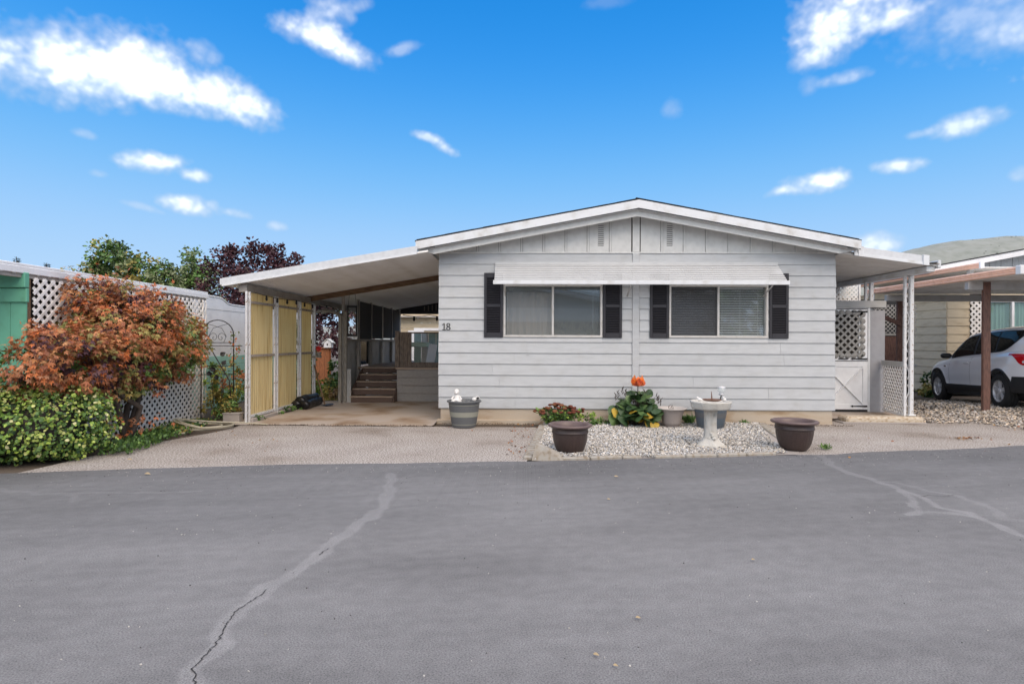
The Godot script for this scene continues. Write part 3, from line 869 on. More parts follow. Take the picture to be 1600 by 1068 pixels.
func awning(h: Node3D) -> void:
	var a := Node3D.new()
	a.name = "window_awning"
	h.add_child(a, true)
	var n := 9
	var top := Vector2(2.958, WZ + 0.03); var low := Vector2(2.60, WZ + 0.50)
	for k in n:
		var p := top.lerp(low, k / float(n)); var q := top.lerp(low, (k + 0.58) / float(n))
		# each slat is a shallow pan: its front edge turned down over the next one
		var o := PackedVector2Array([Vector2(p.y - 0.004, p.x - 0.006), Vector2(p.y - 0.004, p.x - 0.002), Vector2(q.y + 0.004, q.x + 0.010), Vector2(q.y + 0.007, q.x - 0.010), Vector2(q.y + 0.004, q.x - 0.010), Vector2(q.y + 0.001, q.x + 0.006)])
		var st := part("awning_slat", a, extruded(o, 5.2 - 0.004 * k), M.awning, Vector3(4.655 - 0.004 * k, 0, 0), Vector3(0, -PI / 2, 0))
		st.transform = Transform3D(Basis(Vector3(0, 0, 1), Vector3(0, 1, 0), Vector3(-1, 0, 0)), Vector3(4.650 - 0.003 * k, 0, 0))
	span("front_lip", a, M.white, Vector3(-0.565, 2.525, WZ + 0.502), Vector3(4.665, 2.598, WZ + 0.525), 0.006)
	for x in [-0.36, 1.90, 4.40]:
		part("support_arm", a, tube([Vector3(x, 2.54, WZ + 0.48), Vector3(x, 2.36, WZ + 0.03)], 0.011, 8), M.frame)
	span("wall_rail", a, M.awning, Vector3(-0.55, 2.95, WZ + 0.012), Vector3(4.66, 2.985, WZ + 0.05))

# ------------------------------------------------------------------ carport on the left
func croof(x: float) -> float:      # underside of the carport roof
	return 2.50 + (x + 5.44) * 0.1655

func scroll_post(parent: Node3D, a: Vector3, b: Vector3, axis: Vector3, gap: float, m: Material, called := "post") -> void:
	# two thin tubes with wrought scrolls between them
	for s in [0.0, 1.0]:
		var p: Vector3 = a + axis * gap * s; var q: Vector3 = b + axis * gap * s
		var mid: Vector3 = (p + q) / 2
		cb(called, parent, m, mid, Vector3(0.036, b.y - a.y, 0.036), 0.005)
	var st := start(true)
	var y := a.y + 0.2
	var flip := 1.0
	while y < b.y - 0.3:
		var pts := []
		for k in 13:
			var t := k / 12.0
			pts.append(Vector3(a.x, y + 0.02 + 0.30 * t, a.z) + axis * gap * (0.5 + flip * 0.36 * sin(t * TAU)))
		tube_into(st, pts, 0.006, 5)
		y += 0.36
		flip = -flip
	part("scrollwork", parent, done(st), m)

func carport() -> void:
	rng.seed = 21
	var c := thing("carport", "white aluminium lean-to carport with yellow panels on its left side", "carport")
	var zf := -10.25; var zb := -20.6
	# roof pans, each a shallow channel across the slope
	var n := 64
	var w := (zf - zb - 0.06) / n
	var prof := PackedVector2Array([Vector2(0, 0.0), Vector2(w * 0.12, 0.0), Vector2(w * 0.2, 0.03), Vector2(w * 0.8, 0.03), Vector2(w * 0.88, 0.0), Vector2(w - 0.004, 0.0), Vector2(w - 0.004, 0.006), Vector2(w * 0.9, 0.006), Vector2(w * 0.82, 0.037), Vector2(w * 0.18, 0.037), Vector2(w * 0.1, 0.006), Vector2(0, 0.006)])
	var pan := extruded(prof, 3.74)
	var slope := atan(0.1655)
	for k in n:
		var o := part("roof_pan", c, pan, M.pan)
		var xdir := Vector3(cos(slope), sin(slope), 0)
		o.transform = Transform3D(Basis(Vector3(0, 0, -1), Vector3(-sin(slope), cos(slope), 0), xdir), Vector3(-5.43, croof(-5.43), zf - 0.05 - k * w))
	# front fascia in two lips
	var fo := PackedVector2Array([Vector2(-5.45, croof(-5.45) - 0.012), Vector2(-1.93, croof(-1.93) - 0.012), Vector2(-1.93, croof(-1.93) + 0.130), Vector2(-5.45, croof(-5.45) + 0.130)])
	part("fascia", c, extruded(fo, 0.03), M.alu, Vector3(0, 0, zf - 0.03))
	var lo := PackedVector2Array([Vector2(-5.45, croof(-5.45) - 0.020), Vector2(-1.93, croof(-1.93) - 0.020), Vector2(-1.93, croof(-1.93) + 0.012), Vector2(-5.45, croof(-5.45) + 0.012)])
	part("fascia_lip", c, extruded(lo, 0.012), M.white, Vector3(0, 0, zf + 0.001))
	# the gutter along the low side, and the header under it
	span("gutter", c, M.alu, Vector3(-5.50, 2.50, zb), Vector3(-5.44, 2.62, zf - 0.002), 0.01)
	span("header", c, M.valance, Vector3(-5.20, 2.385, zb), Vector3(-5.05, 2.525, zf - 0.10), 0.006)
	cb("beam", c, M.brownbeam, Vector3(-3.45, croof(-3.45) - 0.062, -13.52), Vector3(3.55, 0.12, 0.07), 0.006, Vector3(0, 0, slope))
	# left side: posts with scrollwork, rails, yellow ribbed panels
	var posts := [-10.24, -11.42, -12.62, -13.50]
	for k in posts.size():
		scroll_post(c, Vector3(-5.0, -0.03 if k == 0 else 0.0, posts[k]), Vector3(-5.0, 2.39, posts[k]), Vector3(0, 0, -1), 0.12, M.whiterust)
	for k in 3:
		var a: float = posts[k] - 0.14; var b: float = posts[k + 1] + 0.02
		for y in [0.125, 1.225, 2.205]:
			span("rail", c, M.whiterust if y < 0.2 else M.railgrey, Vector3(-5.02, y - 0.024, b), Vector3(-4.985, y + 0.024, a), 0.004)
		span("base_curb", c, M.crete, Vector3(-5.08, -0.03, b - 0.02), Vector3(-4.93, 0.09, a + 0.02), 0.012)
		var o := PackedVector2Array()
		var m := 48
		for i in m + 1:
			o.append(Vector2((a - b) * i / m, 0.004 * sin(i * TAU / 4.0)))
		for i in range(m, -1, -1):
			o.append(Vector2((a - b) * i / m, 0.004 * sin(i * TAU / 4.0) - 0.003))
		for seg in [[0.10, 1.22], [1.23, 2.385]]:
			var p := part("yellow_panel", c, extruded(o, seg[1] - seg[0]), M.yellow)
			p.transform = Transform3D(Basis(Vector3(0, 0, 1), Vector3(-1, 0, 0), Vector3(0, 1, 0)), Vector3(-5.035, seg[0], b))
			p.transform.basis = Basis(Vector3(0, 0, 1), Vector3(1, 0, 0), Vector3(0, 1, 0))
	# mossy stains grow at the foot of the panels
	# screens along the left side at the back
	for k in 4:
		var z0 := -15.3 - 1.28 * k
		span("mesh_screen", c, M.mesh, Vector3(-4.46, 1.56 + 0.02 * k, z0 - 1.27), Vector3(-4.45, 2.58, z0))
	for k in 6:
		var z0 := -14.05 - 1.28 * k
		span("post", c, M.frame if k in [3, 5] else M.deckwall, Vector3(-4.50, 0.0, z0 - 0.06), Vector3(-4.43, 2.62, z0), 0.006)
	for k in 40:
		var z0 := -14.15 - 0.16 * k
		if (k > 9 and k < 15) or (k > 24 and k < 26):
			continue
		span("wall_board", c, M.greybeam, Vector3(-4.52, 0.05, z0 - 0.155), Vector3(-4.505 + rnd(0, 0.004), 1.5, z0))
	span("dark_pane", c, M.carglass, Vector3(-4.53, 0.85, -16.6), Vector3(-4.51, 1.5, -15.75))
	span("rail", c, M.railgrey, Vector3(-4.50, 1.50, -20.5), Vector3(-4.42, 1.56, -14.1), 0.006)
	# gable piece at the far end
	var g := PackedVector2Array([Vector2(-4.6, 2.58), Vector2(-1.62, 2.58), Vector2(-1.62, croof(-1.62)), Vector2(-4.6, croof(-4.6))])
	part("end_gable", c, extruded(g, 0.03), M.mesh, Vector3(0, 0, -20.55))
	for k in 14:
		var x := -3.6 + 0.14 * k
		span("gable_rib", c, M.railgrey, Vector3(x, 2.60, -20.52), Vector3(x + 0.03, croof(x) - 0.05, -20.505))
	span("beam", c, M.mesh, Vector3(-4.6, 2.48, -20.6), Vector3(-1.62, 2.58, -20.45))
	# hanging framed pane by the steps
	var hp := thing("hanging_window", "narrow black framed glass pane hanging in the carport by the weathered arch", "window frame", Vector3(-4.22, 1.62, -14.0))
	for r in [[-0.12, -0.09, 0, 0.75], [0.09, 0.12, 0, 0.75], [-0.09, 0.09, 0, 0.04], [-0.09, 0.09, 0.71, 0.75]]:
		span("frame", hp, M.black, Vector3(r[0], r[2], -0.015), Vector3(r[1], r[3], 0.015), 0.003)
	span("pane", hp, M.glass, Vector3(-0.09, 0.04, -0.002), Vector3(0.09, 0.71, 0.002))
	span("sill", hp, M.white, Vector3(-0.13, -0.04, -0.02), Vector3(0.13, 0.0, 0.02), 0.004)
	for s in [-0.1, 0.1]:
		part("chain", hp, tube([Vector3(s, 0.75, 0), Vector3(s * 0.7, 1.04, 0)], 0.004, 5), M.black)
	# lights on a cable under the header
	var sl := thing("string_lights", "string of small black bulbs along the low edge of the carport", "string lights")
	var cable := []
	for k in 41:
		cable.append(Vector3(-4.97, 2.385 - 0.03 * absf(sin(k * PI / 8.0)), -10.5 - 0.24 * k))
	part("cable", sl, tube(cable, 0.006, 5), M.black)
	var bulb := lathe([[0.0, 0.0], [0.018, 0.0], [0.019, -0.035], [0.024, -0.06], [0.016, -0.085], [0.0, -0.092]], 10)
	for k in 15:
		var i := 2 + k * 2
		part("bulb", sl, bulb, M.black, cable[i] + Vector3(0, -0.004, 0))
	var cable2 := []
	for k in 21:
		cable2.append(Vector3(-4.3 + 0.135 * k, 2.44 - 0.06 * absf(sin(k * PI / 7.0)), -20.2))
	part("cable", sl, tube(cable2, 0.012, 5), M.black)
	for k in [3, 9, 15]:
		part("bulb", sl, bulb, M.black, cable2[k], Vector3.ZERO, Vector3.ONE * 1.8)

func porch() -> void:
	var s := thing("porch_steps", "five brown wooden steps up to the deck inside the carport", "steps", Vector3(-3.71, 0.0, -13.85))
	for k in 5:
		var y := 0.164 * k
		var z := -0.29 * k
		span("riser", s, M.stepwood, Vector3(-0.52, y + 0.022, z - 0.02), Vector3(0.52, y + 0.142, z))
		span("tread", s, M.nosing, Vector3(-0.53, y + 0.143, z - 0.31), Vector3(0.53, y + 0.166, z + 0.018), 0.005)
	for sx in [-0.545, 0.545]:
		var o := PackedVector2Array([Vector2(0, 0.02), Vector2(0, 0.14), Vector2(1.16, 0.79), Vector2(1.45, 0.79), Vector2(1.45, 0.02)])
		var p := part("stringer", s, extruded(o, 0.03), M.stepwood)
		p.transform = Transform3D(Basis(Vector3(0, 0, -1), Vector3(0, 1, 0), Vector3(1, 0, 0)), Vector3(sx - 0.015, 0, 0))
	var d := thing("deck", "raised deck behind the steps with boarded front, ledge and glazed screen", "deck")
	for k in 9:
		span("deck_board", d, M.nosing, Vector3(-4.42, 0.785, -15.18 - 0.6 * k - 0.59), Vector3(-1.66, 0.822, -15.18 - 0.6 * k), 0.004)
	for k in 4:
		span("front_board", d, M.deckwall, Vector3(-3.16, 0.02 + 0.197 * k, -14.25), Vector3(-1.63, 0.02 + 0.197 * k + 0.19, -14.2 + 0.006 * (k % 2)), 0.005)
	span("ledge", d, M.nosing, Vector3(-3.18, 0.812, -14.3), Vector3(-1.63, 0.855, -14.14), 0.006)
	span("post", d, M.deckwarm, Vector3(-3.20, 0.856, -14.26), Vector3(-3.10, 1.76, -14.16), 0.008)
	for k in 3:
		span("wall_board", d, M.deckwarm, Vector3(-3.095 + 0.098 * k, 0.856, -14.24), Vector3(-3.095 + 0.098 * k + 0.095, 1.70, -14.20))
	span("sill_board", d, M.deckwarm, Vector3(-2.80, 0.856, -14.24), Vector3(-1.63, 0.985, -14.195), 0.005)
	span("top_board", d, M.deckwarm, Vector3(-3.09, 1.70, -14.25), Vector3(-1.63, 1.735, -14.19), 0.005)
	span("pane", d, M.glass, Vector3(-2.80, 0.986, -14.222), Vector3(-1.63, 1.70, -14.218))
	for k in 7:
		span("back_board", d, [M.curtain, M.greybeam, M.curtain][k % 3], Vector3(-3.0 + 0.2 * k, 0.83, -15.6), Vector3(-3.0 + 0.2 * k + 0.19, 1.72, -15.57))
	cb("bin", d, M.teal, Vector3(-2.75, 1.42, -15.2), Vector3(0.55, 0.12, 0.3), 0.02)
	var lb := thing("leaning_board", "pale board leaning behind the glass of the deck screen", "board", Vector3(-2.42, 0.83, -14.9), 0.1)
	cb("board", lb, M.nwhite, Vector3(0, 0.30, 0), Vector3(0.22, 0.62, 0.02), 0.004, Vector3(-0.1, 0, -0.16))
	var lc := thing("leaning_post", "dark timber leaning on the deck post at the head of the steps", "timber", Vector3(-3.38, 0.83, -15.3))
	bar("timber", lc, M.stepwood, Vector3(-0.05, 0.0, 0.0), Vector3(0.12, 0.42, 0.2), 0.07, 0.03)
	# arch at the side opening
	var a := thing("garden_arch", "weathered wooden arch at the side opening of the carport", "arch", Vector3(0, 0, -13.72))
	for x in [-4.43, -4.33]:
		cb("post", a, M.oldwood, Vector3(x, 1.04, -0.02 if x < -4.4 else -0.1), Vector3(0.075, 2.1 if x < -4.4 else 2.34, 0.075), 0.006)
	var st := start(true)
	for z in [0.0, -0.35]:
		var pts := []
		for k in 15:
			var t := k / 14.0
			pts.append(Vector3(lerpf(-5.0, -4.40, t), 2.06 + 0.17 * sin(PI * (0.25 + 0.7 * t)), z))
		tube_into(st, pts, 0.035, 6)
	part("arched_top", a, done(st), M.oldwood)
	for k in 6:
		var t := (k + 0.5) / 6.0
		bar("slat", a, M.oldwood, Vector3(lerpf(-5.0, -4.4, t), 2.11 + 0.17 * sin(PI * (0.25 + 0.7 * t)), 0.05), Vector3(lerpf(-5.0, -4.4, t), 2.11 + 0.17 * sin(PI * (0.25 + 0.7 * t)), -0.42), 0.03, 0.015)
	span("boarded_foot", a, M.greybeam, Vector3(-4.37, 0.0, -0.16), Vector3(-4.20, 0.83, -0.12), 0.004)
	# flower pot on a bracket, tool and bag against the yellow side
	var fb := thing("flower_bracket", "small red flower in a bracket pot on the last yellow-panel post", "flower pot", Vector3(-4.93, 1.13, -13.52))
	cb("bracket", fb, M.oldwood, Vector3(0.0, 0, 0), Vector3(0.24, 0.05, 0.09), 0.01)
	part("pot", fb, lathe([[0.0, 0.02], [0.05, 0.02], [0.065, 0.11], [0.055, 0.11], [0.0, 0.10]], 12), M.oldwood, Vector3(0.06, 0, 0))
	for k in 8:
		var an := TAU * k / 8.0
		part("petal", fb, petal_mesh(), M.red, Vector3(0.06, 0.19, 0.02), Vector3(0.3 * sin(an), 0, an), Vector3.ONE * 0.075)
	var tl := thing("long_handled_tool", "long wooden handled shovel leaning by the black bag", "shovel", Vector3(-4.70, 0.022, -13.2))
	part("handle", tl, tube([Vector3(0.18, 0.05, 0.25), Vector3(-0.20, 0.92, -0.12)], 0.018, 8), M.brownbeam)
	part("blade", tl, extruded(PackedVector2Array([Vector2(-0.1, 0.0), Vector2(0.1, 0.0), Vector2(0.11, 0.16), Vector2(0.03, 0.24), Vector2(-0.03, 0.24), Vector2(-0.11, 0.16)]), 0.008), M.iron, Vector3(0.16, 0.012, 0.24), Vector3(-1.45, -0.6, 0))
	var bg := thing("black_bag", "rolled black plastic sheeting lying along the yellow panels", "sheeting", Vector3(-4.82, 0.022, -12.85))
	var st2 := start(true)
	for k in 3:
		var pts := []
		for j in 12:
			pts.append(Vector3(-0.02 + 0.09 * (k - 1) + rnd(-0.012, 0.012), 0.10 + (0.09 if k == 1 else 0.0) + rnd(-0.015, 0.015), 0.55 - 1.0 * j / 11.0))
		tube_into(st2, pts, 0.105, 9, 0.085)
	part("roll", bg, done(st2), M.bag)

var _petal: ArrayMesh
func petal_mesh() -> ArrayMesh:
	if _petal == null:
		_petal = oval(0.42, 0.12)
	return _petal

# a leaf or petal from (0,0,0) to (0,1,0), folded along its middle
func oval(w: float, fold: float, steps := 4) -> ArrayMesh:
	var st := start()
	for k in steps:
		var t0 := k / float(steps); var t1 := (k + 1) / float(steps)
		var a := w * sin(PI * pow(t0, 0.8)); var b := w * sin(PI * pow(t1, 0.8))
		var z0 := -0.18 * t0 * t0; var z1 := -0.18 * t1 * t1
		for s in [-1.0, 1.0]:
			quad(st, Vector3(0, t0, z0), Vector3(0, t1, z1), Vector3(s * b, t1, z1 + fold * b / w), Vector3(s * a, t0, z0 + fold * a / w))
	return done(st)

func round_leaf() -> ArrayMesh:
	var st := start()
	var rim := []
	for k in 12:
		var an := TAU * k / 12.0 + 0.26
		var r := 0.5 * (1.0 + 0.07 * cos(an * 3.0))
		rim.append(Vector3(r * sin(an), 0.5 - r * cos(an), 0.09 * sin(an * 2.0) - 0.10 * absf(sin(an)) * 0.5))
	for k in 12:
		tri(st, Vector3(0, 0.42, 0.07), rim[k], rim[(k + 1) % 12])
	return done(st)

func maple_leaf() -> ArrayMesh:
	var st := start()
	var tips := [[-1.9, 0.40], [-0.95, 0.74], [0.0, 0.95], [0.95, 0.74], [1.9, 0.40]]
	var c := Vector3(0, 0.12, 0.03)
	for k in 5:
		var an: float = tips[k][0]; var r: float = tips[k][1]
		var tip := c + Vector3(sin(an) * r, cos(an) * r, -0.16 * r)
		var l := c + Vector3(sin(an - 0.42) * r * 0.48, cos(an - 0.42) * r * 0.48, -0.02)
		var rr := c + Vector3(sin(an + 0.42) * r * 0.48, cos(an + 0.42) * r * 0.48, -0.02)
		tri(st, c, l, tip); tri(st, c, tip, rr)
	return done(st)

# ------------------------------------------------------------------ right side: gate, porch roof, curb
func right_side() -> void:
	rng.seed = 31
	var p := thing("porch_roof", "white aluminium porch roof on scrolled posts at the right side of the home", "porch roof")
	var f := func(x): return 3.085 - 0.135 * (x - 6.0)
	var zf := -10.45; var zb := -14.6
	var n := 11
	var w := (zf - zb - 0.06) / n
	var slope := atan(-0.135)
	for k in n:
		var o := bx("roof_pan", p, M.pan, Vector3.ZERO, Vector3.ONE)
		o.transform = Transform3D(Basis(Vector3(cos(slope), sin(slope), 0) * 1.70, Vector3(-sin(slope), cos(slope), 0) * 0.03, Vector3(0, 0, w - 0.022)), Vector3(6.59, f.call(6.59) + 0.015, zf - 0.05 - (k + 0.5) * w))
	var e := bx("roof_skin", p, M.valance, Vector3.ZERO, Vector3.ONE)
	e.transform = Transform3D(Basis(Vector3(cos(slope), sin(slope), 0) * 1.70, Vector3(-sin(slope), cos(slope), 0) * 0.012, Vector3(0, 0, zf - zb - 0.06)), Vector3(6.59, f.call(6.59) + 0.040, (zf + zb) / 2))
	for q in [["fascia", 5.90, 7.20, -0.01, 0.145, M.alu, 0.0], ["fascia_lip", 5.90, 7.20, -0.022, 0.03, M.white, 0.014], ["fascia_cap", 5.965, 6.06, -0.026, 0.155, M.white, 0.028], ["fascia_cap", 7.11, 7.21, -0.026, 0.155, M.white, 0.028]]:
		var o := PackedVector2Array([Vector2(q[1], f.call(q[1]) + q[3]), Vector2(q[2], f.call(q[2]) + q[3]), Vector2(q[2], f.call(q[2]) + q[4]), Vector2(q[1], f.call(q[1]) + q[4])])
		part(q[0], p, extruded(o, 0.02 + q[6]), q[5], Vector3(0, 0, zf - 0.02))
	span("gutter", p, M.alu, Vector3(7.41, 2.86, zb), Vector3(7.47, 3.0, zf - 0.04), 0.01)
	bx("spout", p, M.black, Vector3(7.30, 2.945, zf - 0.02), Vector3(0.14, 0.02, 0.05), Vector3(0, 0, 0.1))
	span("header", p, M.white, Vector3(7.25, 2.80, zb), Vector3(7.40, 2.90, zf - 0.1), 0.006)
	for z in [-11.15, -12.42]:
		var hgt := 0.12 if z > -12 else 0.05
		cb("post", p, M.whiterust, Vector3(7.375, (2.80 + hgt) / 2, z), Vector3(0.072, 2.80 - hgt, 0.06), 0.006)
		cb("post", p, M.whiterust, Vector3(7.255, (2.80 + hgt) / 2, z), Vector3(0.05, 2.80 - hgt, 0.05), 0.006)
		var st := start(true)
		for j in 5:
			var pts := []
			for k in 13:
				var t := k / 12.0
				pts.append(Vector3(7.31 + 0.026 * sin(t * TAU) * (1 if j % 2 else -1), hgt + 0.18 + 0.52 * j + 0.42 * t, z))
			tube_into(st, pts, 0.008, 5)
		part("scrollwork", p, done(st), M.whiterust)
		cb("foot", p, M.white, Vector3(7.375, hgt + 0.02, z), Vector3(0.14, 0.025, 0.10), 0.006)
	# gate and grey wall
	var g := thing("side_gate", "white gate with grey lattice window and crossed braces below, black strap hinges", "gate", Vector3(6.77, 0.06, -12.3))
	# local x from -0.52 to 0.52
	span("lower_leaf", g, M.doorwhite, Vector3(-0.52, 0.05, -0.04), Vector3(0.46, 1.06, 0.0), 0.004)
	for r in [[-0.52, -0.42, 0.05, 1.06], [0.36, 0.46, 0.05, 1.06], [-0.42, 0.36, 0.05, 0.16], [-0.42, 0.36, 0.95, 1.06]]:
		span("stile", g, M.doorwhite, Vector3(r[0], r[2], 0.001), Vector3(r[1], r[3], 0.016), 0.003)
	for s in [-1.0, 1.0]:
		bar("brace", g, M.doorwhite, Vector3(-0.03 - 0.38 * s, 0.17, 0.004 + 0.003 * s), Vector3(-0.03 + 0.38 * s, 0.94, 0.004 + 0.003 * s), 0.012, 0.075, Vector3(0, 0, 1))
	for r in [[-0.52, -0.40, 1.075, 2.16], [0.28, 0.46, 1.075, 2.16], [-0.40, 0.28, 1.075, 1.20], [-0.40, 0.28, 2.05, 2.16]]:
		span("upper_stile", g, M.doorwhite, Vector3(r[0], r[2], -0.036), Vector3(r[1], r[3], 0.004), 0.004)
	span("shade", g, M.dark_brown, Vector3(-0.42, 1.18, -0.07), Vector3(0.34, 2.07, -0.06))  # dark panel painted as the shade behind the gate lattice
	lattice(g, M.latticegrey, Vector3(-0.43, 1.165, 0.014), Vector3.RIGHT, 0.80, 0.93, 0.155, 0.042)
	for k in 6:     # scalloped edge of the lattice opening
		for y in [1.18, 2.09]:
			part("scallop", g, lathe([[0.0, 0.0], [0.06, 0.0], [0.06, 0.012], [0.0, 0.012]], 14), M.latticegrey, Vector3(-0.34 + 0.128 * k, y, 0.006), Vector3(PI / 2, 0, 0))
	for k in 7:
		part("scallop", g, lathe([[0.0, 0.0], [0.06, 0.0], [0.06, 0.012], [0.0, 0.012]], 14), M.latticegrey, Vector3(0.35, 1.22 + 0.138 * k, 0.006), Vector3(PI / 2, 0, 0))
	span("frame", g, M.white, Vector3(0.465, 0.0, -0.05), Vector3(0.51, 2.24, 0.014), 0.004)
	span("frame", g, M.white, Vector3(-0.52, 2.18, -0.05), Vector3(0.464, 2.24, 0.012), 0.004)
	for y in [0.12, 1.115, 2.11]:
		var o := PackedVector2Array([Vector2(0.45, -0.018), Vector2(0.45, 0.018), Vector2(0.16, 0.010), Vector2(0.14, 0.022), Vector2(0.10, 0.0), Vector2(0.14, -0.022), Vector2(0.16, -0.010)])
		part("hinge", g, extruded(o, 0.006), M.black, Vector3(0, y, 0.018))
	span("bolt", g, M.black, Vector3(-0.16, 1.105, 0.018), Vector3(0.05, 1.125, 0.028), 0.003)
	span("threshold", g, M.black, Vector3(-0.52, 0.0, -0.045), Vector3(0.462, 0.045, -0.005))
	var wl := thing("grey_side_wall", "plain grey panel wall with a capped top right of the white gate", "wall", Vector3(7.44, 0.055, -12.3))
	span("panel", wl, M.greywall, Vector3(-0.155, 0.0, -0.30), Vector3(0.155, 2.14, 0.0), 0.006)
	span("cap", wl, M.greybeam, Vector3(-1.25, 2.20, -0.34), Vector3(0.165, 2.345, 0.03), 0.006)
	# lattice skirt from the wall to the corner post
	var ls := thing("lattice_skirt", "low white lattice panel with grey top rail beside the porch post", "lattice")
	var a := Vector3(7.52, 0.13, -12.24); var b := Vector3(7.26, 0.13, -11.20)
	var r := (b - a).normalized()
	lattice(ls, M.lattice, a, r, a.distance_to(b), 0.92, 0.128, 0.034)
	bar("top_rail", ls, M.greybeam, a + Vector3(0, 0.97, 0), b + Vector3(0, 0.97, 0), 0.06, 0.10)
	bar("bottom_rail", ls, M.lattice, a + Vector3(0, -0.01, 0), b + Vector3(0, -0.01, 0), 0.025, 0.03)
	# upper lattice behind the gate
	var ul := thing("lattice_screen", "high square lattice screen under the porch roof above the gate", "lattice")
	lattice(ul, M.lattice, Vector3(6.7, 2.46, -13.5), Vector3.RIGHT, 1.04, 0.70, 0.10, 0.034)
	span("frame", ul, M.lattice, Vector3(7.72, 2.42, -13.52), Vector3(7.76, 3.2, -13.47), 0.004)
	span("back_wall", ul, M.dark_brown, Vector3(6.6, 0.05, -14.5), Vector3(7.8, 3.0, -14.45))
	# curb block
	var c := thing("curb_block", "stained concrete curb block under the white porch posts", "curb", Vector3(6.78, 0.0, -11.12))
	cb("block", c, M.curb, Vector3(0, 0.060, 0), Vector3(1.44, 0.122, 0.34), 0.03)
	cb("footing", c, M.crete, Vector3(-0.03, 0.012, 0.02), Vector3(1.56, 0.026, 0.38), 0.01)

# ------------------------------------------------------------------ gravel bed and what stands in it
func pebble() -> ArrayMesh:
	var st := start()
	var v := [Vector3(0, 0.5, 0), Vector3(0.55, 0.05, 0.1), Vector3(0.1, -0.02, 0.6), Vector3(-0.6, 0.0, 0.05), Vector3(-0.05, 0.04, -0.5), Vector3(0, -0.42, 0), Vector3(0.38, 0.32, 0.34), Vector3(-0.33, 0.30, 0.30), Vector3(0.3, 0.27, -0.35), Vector3(-0.36, 0.28, -0.3)]
	for f in [[0, 6, 8], [0, 7, 6], [0, 9, 7], [0, 8, 9], [1, 8, 6], [2, 6, 7], [3, 7, 9], [4, 9, 8], [1, 6, 2], [2, 7, 3], [3, 9, 4], [4, 8, 1], [5, 1, 2], [5, 2, 3], [5, 3, 4], [5, 4, 1]]:
		face(st, [v[f[0]], v[f[1]], v[f[2]]])
	return done(st)

func stone_tint() -> Color:
	var t := rng.randf()
	var g := rnd(0.32, 0.64)
	if t < 0.22:
		g = rnd(0.08, 0.26)
	elif t > 0.86:
		g = rnd(0.64, 0.8)
	var warm := rnd(-0.03, 0.16)
	return Color(g * (1.0 + warm), g, g * (1.0 - warm * 1.3))

func in_bed(x: float, z: float) -> bool:
	if z > road_edge(x) - 0.10 or z < -10.70:
		return false
	var left := lerpf(0.08, 0.36, (z + 7.2) / -3.2)
	var right := 4.36 if z < -10.6 else lerpf(3.60, 4.36, clampf((z + 7.9) / -2.9, 0, 1))
	return x > left + 0.03 and x < right - 0.05

